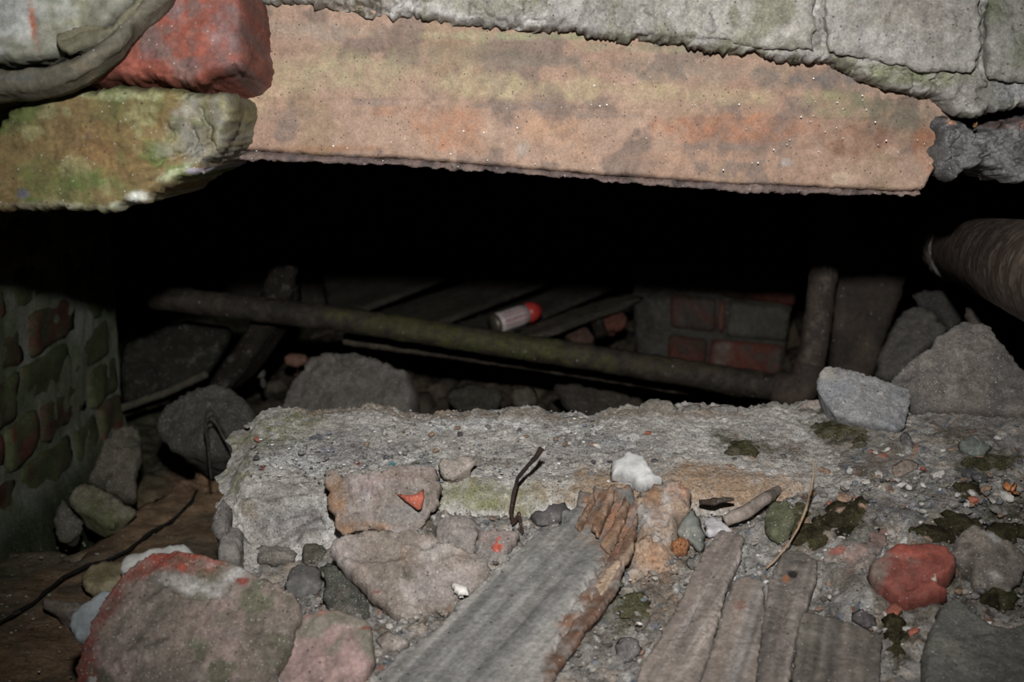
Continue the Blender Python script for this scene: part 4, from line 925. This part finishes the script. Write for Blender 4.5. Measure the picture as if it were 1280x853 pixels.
# ---- left side of the heap and floor
def floor_pt(px, py, z=-.47):
    ray = P(px, py, 1.0); k = z / ray.z
    return ray * k
for nm, ol, at, lab, cat, sd, pal, T, mt, nr in (
    ('mossy_slab', [(86, 628), (94, 616), (112, 610), (134, 618), (156, 632), (172, 640), (166, 650), (150, 652), (144, 663), (124, 656), (104, 642), (90, 636)], (120, 655), 'flat mossy pale stone leaning at the foot of the left brick wall', 'stone', 90, ((112, 110, 84), (98, 100, 66), (120, 112, 96)), .012, 'mortar', (.1, -.5, .8)),
    ('loose_rock', [(108, 606), (118, 590), (128, 560), (146, 545), (166, 538), (177, 548), (178, 575), (170, 600), (172, 628), (158, 632), (136, 618), (112, 610)], (140, 625), 'rough brown rock heaped against the end of the left wall', 'rock', 91, ((84, 78, 66), (94, 88, 76), (70, 66, 54)), .03, 'mortar', (.2, -.7, .6)),
    ('loose_rock', [(66, 650), (80, 628), (88, 640), (104, 652), (100, 668), (82, 680), (70, 676)], (85, 675), 'grey rubble lump beneath the mossy flat stone', 'rock', 92, ((88, 86, 74), (76, 74, 62)), .012, 'mortar', (.1, -.7, .7)),
    ('wood_offcut', [(100, 728), (112, 712), (134, 706), (168, 709), (166, 732), (158, 746), (130, 744), (108, 742)], (140, 740), 'pale yellowish splintered wood offcut on the brown earth', 'wood', 93, ((134, 124, 90), (120, 108, 76), (146, 136, 104)), .012, 'wood', (.1, -.5, .8)),
    ('wood_stick', [(51, 752), (60, 749), (100, 757), (124, 762), (122, 772), (96, 770), (52, 760)], (90, 768), 'short squared grey-brown stick pointing left across the earth', 'stick', 94, ((112, 102, 92), (98, 90, 82)), .008, 'wood', (0, -.5, .8)),
    ('stone_pebble', [(264, 658), (266, 646), (276, 632), (284, 628), (288, 645), (284, 664), (272, 674), (264, 668)], (276, 668), 'upright grey stone in the shadow left of the sill block', 'stone', 95, ((104, 100, 96),), .012, 'mortar', (0, -.8, .6)),
    ('wood_chunk', [(266, 700), (276, 674), (290, 662), (304, 666), (306, 684), (300, 704), (282, 708)], (288, 700), 'pale grey fibrous wood chunk below the sill block', 'wood', 96, ((128, 124, 118), (112, 106, 102)), .014, 'wood', (.1, -.75, .6)),
    ):
    dd = floor_pt(*at, z=-.455) if at[0] < 250 else P(at[0], at[1], 1.01)
    if at[0] > 250: nr = (0, -.5, .85)
    slab(nm, ol, dd, nr, T=T, back=.03 if at[0] < 250 else .07, r=T, res=.0026, jag=.0014, amp=.002, nsc=40, facets=2, fdepth=.3, seed=sd, mat=mt, pal=pal, psc=24, label=lab, cat=cat, at_px=at)
chunk('white_plaster_chip', [(88, 788), (94, 768), (114, 752), (138, 740), (152, 746), (142, 776), (122, 806), (100, 804)], (150, 790, .885), 'pale blue-white plaster chip under the big lump, left', 'chip', nrm=(-.2, -.6, .75), lift=.01, T=.006, back=.05, r=.005, seed=97, pal=((142, 150, 154), (128, 136, 140)), mat='plaster')
chunk('white_plaster_chip', [(150, 716), (162, 698), (188, 690), (212, 683), (234, 685), (244, 697), (220, 712), (190, 716), (164, 726)], (215, 720, .915), 'white plaster piece tucked behind the red top of the big lump', 'chip', nrm=(-.1, -.7, .7), lift=.012, T=.008, back=.04, r=.006, seed=98, pal=((160, 160, 156), (150, 150, 146)), mat='plaster')
cb = [floor_pt(x, y, -.459) for x, y in ((-20, 790), (30, 762), (80, 722), (130, 700), (160, 688), (195, 662), (225, 642), (240, 625), (246, 614))]
tube('black_cable', cb, .0018, 'slate', ((26, 24, 22),), seg=8, seed=99, label='thin black cable trailing across the brown earth', cat='cable', res=.006, wob=.002)
# ---- wire hoop behind the ledge's left end
d0 = 1.45
wh = tube('wire_hoop', [P(x, y, d0) for x, y in ((264, 600), (260, 560), (256, 530), (258, 517), (263, 512), (270, 520), (280, 540), (288, 556))], .0014, 'rust', ((30, 28, 26), (44, 38, 32)), seg=8, seed=100, label='dark bent wire hoop rising beside the sill block', cat='wire', res=.004)
tube('second_strand', [P(x, y, d0 + .006) for x, y in ((262, 560), (259, 532), (261, 522), (266, 520), (274, 530), (284, 552))], .0012, 'rust', ((30, 28, 26),), seg=8, seed=101, parent=wh, res=.004)

# ================================================================== THE CELLAR BEHIND
# ---- rusty pipe run with upright
pr = empty('rusty_pipe', P(1003, 490, 1.8), 'long mossy rusted pipe crossing the cellar with an upright at its right end', 'pipe')
tube('pipe_run', [P(190, 371, 1.93), P(420, 398, 1.9), P(700, 441, 1.86), P(1000, 489, 1.8)], .0172, 'rust', ((52, 45, 35), (42, 36, 29), (64, 55, 43)), parent=pr, seed=110, amp=.0012, res=.004, seg=32,
     blobs=[(600, 425, 190, 18, (76, 76, 24), .9, 10), (480, 405, 60, 12, (66, 64, 26), .8), (850, 455, 60, 12, (66, 60, 30), .6)], label='mossy green horizontal pipe')
tube('pipe_elbow', [P(968, 484, 1.805), P(985, 487, 1.80), P(1000, 486, 1.80), P(1008, 474, 1.80), P(1012, 456, 1.80)], [.0205, .0225, .024, .0225, .0205], 'rust', ((78, 64, 52), (58, 48, 40)), parent=pr, seed=111, amp=.0012, seg=28, res=.003)
tube('upright_pipe', [P(1006, 490, 1.8), P(1016, 440, 1.81), P(1024, 390, 1.82), P(1030, 340, 1.83), P(1044, 240, 1.86), P(1060, 110, 1.9)], .0182, 'rust', ((78, 66, 56), (64, 54, 46), (92, 80, 70)), parent=pr, seed=112, amp=.0010, seg=28)
tube('under_pipe', [P(430, 424, 2.05), P(640, 452, 2.02), P(860, 486, 1.98)], .009, 'rust', ((84, 74, 60), (64, 56, 46)), seed=113, amp=.001, label='thinner dark pipe just below and behind the mossy pipe', cat='pipe')

# ---- big rusty pipe with pale collar, top right
bp = empty('large_pipe', P(1190, 308, 1.75), 'thick rusty pipe with pale ring entering from the right edge', 'pipe')
A = P(1196, 309, 1.70); B = P(1282, 334, 1.10); C = B + (B - A) * .8
tube('pipe_body', [A, B, C], .0365, 'rust', ((108, 92, 80), (80, 66, 56), (130, 114, 100)), parent=bp, seed=115, amp=.0003, seg=110, res=.003)
ax = (B - A).normalized()
tube('pipe_collar', [A - ax * .03, A + ax * .0, A + ax * .05, A + ax * .10], [.037, .0400, .0410, .0380], 'mortar', ((160, 158, 148), (130, 124, 112), (110, 100, 90)), parent=bp, seed=116, amp=.002, seg=48, label='pale lime-crusted ring')
tube('pipe_tail', [A - ax * .04, A - ax * .35], [.033, .033], 'rust', ((60, 50, 44),), parent=bp, seed=117, amp=.001, seg=32)

# ---- planks at the back
def zplane(px, py, z):
    ray = P(px, py, 1.0); k = z / ray.z
    return ray * k
bsup = []
for k, (quad, z, lab, pal) in enumerate((
    ([(414, 394), (400, 330), (600, 330), (530, 358), (436, 394)], -.375, 'leftmost grey plank of the four receding at the back', ((96, 92, 80), (84, 82, 72))),
    ([(450, 408), (458, 394), (556, 361), (640, 335), (730, 335), (640, 370), (535, 410)], -.378, 'second grey plank from the left at the back, under the shadow edge', ((92, 88, 76), (82, 78, 68))),
    ([(560, 416), (568, 404), (670, 370), (720, 345), (800, 345), (700, 386), (640, 416)], -.382, 'third grey plank at the back, carrying the red-capped tin', ((90, 84, 74), (78, 74, 66))),
    ([(640, 420), (648, 414), (706, 388), (760, 372), (800, 366), (806, 374), (736, 398), (670, 424)], -.372, 'narrow light-edged plank right of the red-capped tin', ((106, 98, 84), (92, 86, 74))))):
    cxy = (sum(p[0] for p in quad) / len(quad), sum(p[1] for p in quad) / len(quad))
    slab('timber_plank', quad, zplane(*cxy, z), (0, -.03, 1), T=.002, back=.006, r=.004, res=.012, jag=.001, amp=.0008, nsc=20, grain=(quad[1], quad[2]) if k == 9 else ((440, 392), (548, 358)), seed=120 + k, mat='wood', pal=pal, psc=12, label=lab, cat='plank', taper=1, group='planks lying at the back of the cellar')
bx0 = zplane(480, 395, -.40); 
for k, (px_, py_0) in enumerate(((500, 404), (700, 404))):
    q = zplane(px_, py_0, -.40)
    tube('support_block', [q + Vector((-.03, .06, -.02)), q + Vector((-.03, .06, -.14))], .05, 'dark_rubble', ((80, 76, 66),), seg=10, seed=130 + k, amp=.004, label=('rough stone block holding the back planks, left one', 'rough stone block holding the back planks, right one')[k], cat='stone')

# ---- the tin with red cap
c0 = P(617, 406, 2.30); c1 = P(670, 388, 2.34)
ax = (c1 - c0)
tin = empty('spray_tin', c0, 'white tin with red cap and pink lettering lying on a back plank', 'can')
M['tin_white'] = plain_mat('tin_white', (196, 186, 184), .4)
M['tin_red'] = plain_mat('tin_red', (196, 40, 28), .35)
M['tin_metal'] = plain_mat('tin_metal', (120, 112, 98), .45, .6)
M['tin_ink'] = plain_mat('tin_ink', (176, 96, 100), .5)
def ctube(name, a, b, r, mat):
    return tube(name, [c0 + ax * t for t in (a, (a + b) / 2, b)], r, M[mat], ((200, 200, 200),), parent=tin, seg=28, amp=0, res=.01)
ctube('base_rim', -.02, .08, [.0155, .0165, .0165], 'tin_metal')
ctube('body', .08, .74, .0168, 'tin_white')
ctube('cap', .74, 1.04, [.0165, .0165, .0135], 'tin_red')
an = ax.normalized(); side = an.cross(Vector((0, 0, 1))).normalized(); upv = side.cross(an)
toc = (Vector((0, 0, 0)) - c0).normalized(); toc = (toc - an * toc.dot(an)).normalized(); lat = an.cross(toc)
bm = bmesh.new()
rg = random.Random(3)
for row, (ang, hh) in enumerate(((.55, .0035), (.1, .005), (-.35, .0028), (-.65, .0024))):
    t = .16
    while t < .66:
        w = rg.uniform(.03, .055)
        a0 = ang - hh / .0168 / 2; a1 = ang + hh / .0168 / 2
        vs = []
        for tt, aa in ((t, a0), (t + w, a0), (t + w * .9, a1), (t + w * .1, a1)):
            vs.append(bm.verts.new(c0 + ax * tt + (toc * math.cos(aa) + lat * math.sin(aa)) * .0172 - tin.location))
        bm.faces.new(vs); t += w + .02
me = bpy.data.meshes.new('label_print'); bm.to_mesh(me); bm.free(); me.materials.append(M['tin_ink'])
o = bpy.data.objects.new('label_print', me); COL.objects.link(o); o.parent = tin

# ---- brick pier at the back
bpier = empty('brick_pier', P(900, 480, 2.6), 'broken red and grey brick pier behind the upright pipe', 'pier')
PN = (-.12, -1, .05)
q0 = P(910, 420, 2.55)
for k, (ol, pal) in enumerate((
    ([(838, 340), (898, 342), (898, 366), (838, 362)], ((96, 50, 40), (80, 70, 60))), ([(902, 342), (996, 346), (994, 383), (960, 378), (902, 370)], ((118, 58, 40), (90, 62, 50))),
    ([(838, 368), (896, 373), (894, 415), (838, 410)], ((66, 58, 50), (92, 52, 42), (76, 68, 60))), ([(912, 376), (988, 384), (984, 427), (908, 421)], ((84, 80, 70), (76, 72, 64))), ([(898, 374), (908, 376), (906, 419), (896, 416)], ((100, 64, 50), (96, 90, 80))),
    ([(836, 418), (884, 424), (882, 466), (834, 458)], ((92, 46, 34), (70, 54, 44))), ([(888, 424), (980, 432), (976, 470), (884, 466)], ((112, 52, 36), (98, 48, 36), (84, 72, 62))), ([(834, 466), (900, 472), (976, 476), (972, 510), (834, 510)], ((90, 56, 46), (84, 78, 68))))):
    slab('brick', ol, q0, PN, T=.004, back=.10, r=.006, res=.008, jag=.001, amp=.0014, nsc=25, pal=pal, psc=18, mat='brick', parent=bpier, seed=140 + k, at_px=(910, 420), taper=1,
         blobs=[(905, 445, 14, 18, (112, 104, 94), .8)] if k == 6 else ())
slab('mortar_core', [(792, 330), (1000, 330), (986, 400), (978, 470), (972, 520), (826, 520), (800, 470), (792, 400)], q0 + Vector((.0, .012, 0)), PN, T=.004, back=.12, r=.006, res=.01, amp=.002, pal=((72, 70, 62), (60, 58, 52), (80, 76, 70)), psc=14, mat='mortar', parent=bpier, seed=150, at_px=(910, 420), taper=1)
# ---- dark plate right of the upright
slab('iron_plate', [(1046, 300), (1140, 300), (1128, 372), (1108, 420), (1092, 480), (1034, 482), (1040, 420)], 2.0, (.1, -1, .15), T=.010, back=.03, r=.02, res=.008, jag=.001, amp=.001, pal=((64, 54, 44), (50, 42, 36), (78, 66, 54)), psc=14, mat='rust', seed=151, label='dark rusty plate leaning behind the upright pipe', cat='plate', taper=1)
# ---- rocks behind
for nm, ol, d, lab, sd, pal, T, nr in (
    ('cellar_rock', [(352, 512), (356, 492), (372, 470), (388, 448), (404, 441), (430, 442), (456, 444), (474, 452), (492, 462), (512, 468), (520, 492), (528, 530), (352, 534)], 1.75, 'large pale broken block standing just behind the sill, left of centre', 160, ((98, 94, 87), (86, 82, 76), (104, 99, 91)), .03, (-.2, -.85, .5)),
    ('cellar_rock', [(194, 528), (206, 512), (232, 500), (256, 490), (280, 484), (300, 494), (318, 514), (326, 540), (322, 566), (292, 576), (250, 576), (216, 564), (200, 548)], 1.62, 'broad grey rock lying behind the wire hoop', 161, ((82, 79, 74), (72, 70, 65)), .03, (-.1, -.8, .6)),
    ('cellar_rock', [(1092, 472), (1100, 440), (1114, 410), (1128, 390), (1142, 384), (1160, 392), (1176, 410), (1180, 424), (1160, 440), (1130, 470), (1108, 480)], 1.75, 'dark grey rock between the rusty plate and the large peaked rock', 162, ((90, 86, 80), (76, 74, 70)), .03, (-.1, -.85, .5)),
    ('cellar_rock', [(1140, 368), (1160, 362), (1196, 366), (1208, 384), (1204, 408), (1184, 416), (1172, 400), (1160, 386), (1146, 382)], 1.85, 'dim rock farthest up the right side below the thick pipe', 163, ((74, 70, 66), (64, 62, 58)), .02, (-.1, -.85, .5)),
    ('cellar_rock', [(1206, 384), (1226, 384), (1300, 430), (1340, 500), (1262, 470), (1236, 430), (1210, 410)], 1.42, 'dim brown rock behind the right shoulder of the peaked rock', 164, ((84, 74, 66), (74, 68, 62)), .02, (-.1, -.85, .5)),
    ('broken_brick', [(354, 446), (362, 440), (384, 444), (386, 452), (372, 460), (355, 458)], 2.3, 'small pinkish brick piece on the rubble under the mossy pipe, left', 165, ((130, 92, 76),), .01, (0, -.7, .7)),
    ('white_stone', [(332, 408), (336, 404), (348, 404), (350, 408), (342, 412)], 2.3, 'small white pebble under the left part of the mossy pipe', 166, ((170, 160, 148),), .006, (0, -.7, .7)),
    ('grey_stone', [(316, 462), (322, 456), (330, 458), (334, 468), (326, 474), (316, 470)], 2.1, 'small grey pebble left of the pale broken block', 167, ((88, 88, 80),), .01, (0, -.7, .7)),
    ('fallen_brick', [(690, 488), (706, 482), (770, 490), (806, 502), (800, 522), (730, 526), (706, 510)], 2.05, 'dim angular block lying behind the middle of the sill', 168, ((74, 66, 54), (64, 58, 50)), .02, (-.1, -.7, .7)),
    ('fallen_brick', [(560, 486), (590, 480), (622, 486), (632, 500), (612, 524), (580, 520), (562, 504)], 2.1, 'dim greenish block half buried behind the sill', 169, ((70, 66, 54), (62, 58, 50)), .02, (.1, -.7, .7)),
    ('fallen_brick', [(640, 486), (668, 486), (672, 504), (655, 516), (640, 506)], 2.1, 'small pale-edged piece between the two dim blocks', 170, ((92, 86, 74),), .015, (.2, -.7, .7)),
    ('fallen_brick', [(740, 398), (758, 388), (782, 392), (786, 408), (770, 416), (744, 412)], 2.5, 'reddish broken brick left of the brick pier', 171, ((112, 62, 48), (84, 70, 60)), .015, (0, -.8, .6)),
    ('fallen_brick', [(700, 412), (716, 402), (740, 414), (744, 430), (716, 432)], 2.45, 'brown broken brick just above the mossy pipe', 172, ((90, 66, 54), (80, 70, 60)), .015, (0, -.8, .6)),
    ):
    big = nm == 'cellar_rock'
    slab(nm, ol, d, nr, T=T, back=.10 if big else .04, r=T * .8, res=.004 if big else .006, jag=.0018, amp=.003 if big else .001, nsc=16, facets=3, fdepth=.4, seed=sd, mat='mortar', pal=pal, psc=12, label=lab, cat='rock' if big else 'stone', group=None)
# leaning beams on the left
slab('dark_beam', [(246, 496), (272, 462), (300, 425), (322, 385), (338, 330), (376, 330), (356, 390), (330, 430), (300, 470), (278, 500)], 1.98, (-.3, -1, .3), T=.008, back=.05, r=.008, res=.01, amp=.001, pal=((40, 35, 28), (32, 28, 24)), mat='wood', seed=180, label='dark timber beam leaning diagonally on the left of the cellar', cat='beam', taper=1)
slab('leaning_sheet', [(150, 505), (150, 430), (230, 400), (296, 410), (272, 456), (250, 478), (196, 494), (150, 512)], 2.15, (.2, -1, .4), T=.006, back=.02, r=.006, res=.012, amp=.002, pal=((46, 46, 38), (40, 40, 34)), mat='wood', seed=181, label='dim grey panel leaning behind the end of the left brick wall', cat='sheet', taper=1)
tube('thin_batten', [P(150, 511, 2.0), P(205, 492, 2.05), P(258, 468, 2.1)], .006, 'wood', ((84, 80, 66),), seg=8, seed=182, label='thin pale batten along the foot of the dim grey panel', cat='batten')
tube('dark_post', [P(742, 388, 2.45), P(752, 420, 2.42)], .012, 'wood', ((44, 38, 32),), seg=10, seed=183, label='short dark post stub left of the brick pier', cat='post')

# ================================================================== MOSS, CHIPS, GRAVEL
for k, (cx, cy, rx, ry, lab) in enumerate((
    (1062, 650, 42, 26, 'biggest dark green moss clump, below and left of the perched stone'), (1022, 668, 28, 20, 'dark brown-green moss clump beside the straw stem'), (998, 652, 14, 24, 'pale olive moss tuft left of the straw stem'),
    (1048, 536, 34, 14, 'thin olive moss cushion under the perched stone'), (1075, 556, 18, 10, 'small moss cushion just below the perched stone'), (1200, 660, 30, 14, 'moss clump above the flat grey-brown rock'), (1240, 578, 36, 9, 'low olive moss mat near the right edge of the sill'),
    (1165, 668, 26, 16, 'grey-green moss clump above the red brick half'), (1212, 612, 14, 11, 'small round dark moss spot above the flat rock'), (1250, 748, 30, 14, 'dark moss clump below the flat grey-brown rock'), (930, 562, 26, 7, 'thin olive moss streak on the top of the sill'), (1262, 668, 26, 12, 'dark moss clump at the right edge beside the flat rock'),
    (796, 760, 18, 26, 'olive moss patch between the grey board and the ribbed plank'), (1118, 800, 16, 34, 'dark moss strip between the board end and the bottom right slab'))):
    rg = random.Random(200 + k)
    ol = []
    for i in range(16):
        a = i / 16 * 2 * math.pi; rr = rg.uniform(.7, 1.15)
        ol.append((cx + rx * rr * math.cos(a), cy + ry * rr * math.sin(a)))
    q = hit(cx, cy) if cy > 600 or cx > 990 else ledge_pt(cx, cy)
    olive = k in (2, 3, 4, 6, 10, 12)
    slab('moss_clump', ol, q, (0, -.2, .98) if cy < 600 else (0, -.35, .94), T=.003 if olive else .005, back=.008, r=.012, res=.0018, jag=.004, amp=.0022, nsc=150, wor=.0014, wsc=200, pal=((104, 100, 70), (88, 86, 56), (118, 112, 88)) if olive else ((72, 66, 44), (86, 82, 52), (58, 52, 36)), psc=60, mat='moss', seed=200 + k, label=lab, cat='moss', lift=.001)

# chips: one of each kind, then copies
KINDS = (
    ('mortar_chip', 'small pale grey mortar chip loose on the rubble heap', 'chip', 'grey mortar chips on the heap', (132, 128, 122), (116, 110, 104), 'mortar', 74),
    ('plaster_crumb', 'small white plaster crumb loose on the rubble heap', 'crumb', 'white plaster crumbs on the heap', (186, 182, 176), (168, 164, 158), 'plaster', 44),
    ('brick_chip', 'small orange-red brick chip loose on the rubble heap', 'chip', 'orange brick chips on the heap', (160, 84, 58), (136, 74, 56), 'brick', 16),
    ('slate_chip', 'small dark slate chip loose on the rubble heap', 'chip', 'dark slate chips on the heap', (78, 78, 78), (62, 62, 66), 'slate', 26),
    ('tan_chip', 'small tan sandstone chip loose on the rubble heap', 'chip', 'tan stone chips on the heap', (148, 120, 94), (130, 106, 86), 'mortar', 34),
)
rg = random.Random(77)
big_boxes = [(455, 620, 800, 853), (100, 700, 470, 853), (800, 665, 1105, 853), (1150, 760, 1280, 853), (1085, 690, 1196, 770), (400, 585, 600, 790), (1180, 662, 1280, 742)]
def free(px, py, tries=0):
    return not any(a < px < c and b < py < d for a, b, c, d in big_boxes)
for kk, (nm, lab, cat, grp, ca, cb_, mt, cnt) in enumerate(KINDS):
    protos = []
    for v in range(3):
        V, F = rock_verts(300 + kk * 7 + v, 8, 2, .06)
        V = V * np.array([1, .8, .55])
        col = palette(V * .01, (ca, cb_), 60, v + kk)
        o = mk(nm, V * .01, F, M[mt], None, col, smooth=False, center=False)
        protos.append(o)
    n = 0; used = [False] * 3; spots = {}
    while n < cnt:
        px_, py_ = rg.uniform(470, 1275), rg.uniform(596, 850)
        if rg.random() < .25: px_, py_ = rg.uniform(290, 560), rg.uniform(660, 800)
        if rg.random() < .3: px_, py_ = rg.uniform(1000, 1275), rg.uniform(540, 760)
        if rg.random() < .15: px_, py_ = rg.uniform(300, 1000), rg.uniform(530, 580)
        if not free(px_, py_): continue
        q = hit(px_, py_) if py_ > 590 or px_ > 990 else ledge_pt(px_, py_)
        if q.y > 1.3: continue
        v = n % 3
        o = protos[v] if not used[v] else protos[v].copy()
        if used[v]: COL.objects.link(o)
        used[v] = True
        s = rg.uniform(.22, .5) if rg.random() < .8 else rg.uniform(.5, .8)
        if py_ < 590: s = min(s, .3)
        o.scale = (s, s, s); o.location = q + Vector((0, 0, .0015 + .004 * s if py_ > 590 else .001)); o.rotation_euler = (rg.uniform(-.4, .4), rg.uniform(-.4, .4), rg.uniform(0, 6.28))
        where = ('on top of the pale sill' if py_ < 590 and px_ < 1000 else 'close to the right edge above the flat rock' if px_ > 1160 and py_ < 690 else 'around the straw stem and the dark moss' if 985 < px_ < 1110 and 600 < py_ < 700 else 'in the gravel right below the perched stone' if px_ > 985 and py_ < 700 else
                 'near the red brick half' if px_ > 985 else 'near the big lump at lower left' if px_ < 480 else
                 'against the sill face, near the plaster lump' if py_ < 680 else 'between the grey board and ribbed plank')
        tag(o, lab.replace('loose on the rubble heap', '') + where, cat, grp + ', ' + where)
        n += 1

def gravel(name, n, sampler, rmin, rmax, cols, label, cat, seed, mat='plaster'):
    rg = np.random.RandomState(seed)
    V, F = rock_verts(seed, 7, 1, .05)
    Vs = []; Fs = []; Cs = []
    for i in range(n):
        q = sampler(rg)
        if q is None: continue
        s = rmin + (rmax - rmin) * rg.rand() ** 2.5
        a = rg.rand() * 6.28
        R = np.array([[math.cos(a), -math.sin(a), 0], [math.sin(a), math.cos(a), 0], [0, 0, .7]])
        Vs.append((V @ R.T) * s * np.array([rg.uniform(.7, 1.3), rg.uniform(.7, 1.2), 1]) + q); Fs.append(F + len(V) * len(Fs)); 
        c = lin(cols[rg.randint(len(cols))]) * rg.uniform(.8, 1.15); Cs.append(np.repeat(c[None], len(V), 0))
    o = mk(name, np.concatenate(Vs), np.concatenate(Fs), M[mat], None, np.concatenate(Cs), smooth=False)
    return tag(o, label, cat, kind='stuff')
def s_heap(rg):
    x = rg.uniform(-.24, .55); y = rg.uniform(.72, 1.02)
    if x < -.1 and y > .96: return None
    return np.array([x, y, float(heap_h(x, y)) + rg.uniform(0, .004)])
gravel('gravel', 5200, s_heap, .0008, .0034, ((150, 146, 140), (176, 172, 166), (120, 112, 102), (104, 96, 86), (138, 112, 94), (108, 114, 120), (86, 84, 76), (196, 192, 188), (132, 122, 112), (140, 134, 128), (112, 108, 100), (124, 118, 108)), 'fine gravel and grit scattered over the rubble heap', 'gravel', 401)
def s_ledge(rg):
    x = rg.uniform(-.20, .55); y = rg.uniform(1.02, 1.15)
    return np.array([x, y, float(ledge_top(y)) + rg.uniform(0, .002)])
gravel('ledge_grit', 2400, s_ledge, .0006, .0020, ((168, 166, 162), (150, 146, 142), (120, 116, 112), (196, 194, 190), (110, 120, 136), (96, 92, 84)), 'sandy grit crusted along the top of the sill', 'grit', 402)
def s_floor(rg):
    x = rg.uniform(-.52, -.24); y = rg.uniform(1.0, 1.65)
    return np.array([x, y, float(floor_h(np.array([x]), np.array([y]))[0]) + .003])
gravel('floor_crumbs', 420, s_floor, .0006, .0022, ((150, 148, 136), (128, 120, 100), (110, 96, 70), (176, 172, 160)), 'pale crumbs strewn on the brown earth floor at left', 'crumbs', 403)
# rubble stones scattered on the cellar floor
protos = []
for v in range(4):
    V, F = rock_verts(500 + v, 8, 3, .06)
    col = palette(V * .05, ((86, 80, 70), (72, 66, 58), (96, 88, 76)), 30, v)
    protos.append(mk('rubble_stone', V * .05 * np.array([1, .85, .6]), F, M['dark_rubble'], None, col, center=False))
cellar = []
for n in range(64):
    v = n % 4
    o = protos[v] if n < 4 else protos[v].copy()
    if n >= 4: COL.objects.link(o)
    while True:
        x = rg.uniform(-.42, .62); y = rg.uniform(1.75, 3.0); s = rg.uniform(.3, 1.1)
        if .15 < x < .6 and 2.25 < y < 2.9: continue
        if all(math.hypot(x - a, y - b) > .055 * (s + c) for a, b, c in cellar): break
    cellar.append((x, y, s))
    o.scale = (s, s, s); o.location = (x, y, -.53 + .012 * s); o.rotation_euler = (rg.uniform(-.4, .4), rg.uniform(-.4, .4), rg.uniform(0, 6.28))
    where = 'left part' if x < -.12 else 'middle' if x < .2 else 'right part'
    tag(o, 'dim rubble stone scattered on the %s of the dark cellar floor' % where, 'stone', 'stones on the %s of the cellar floor' % where)
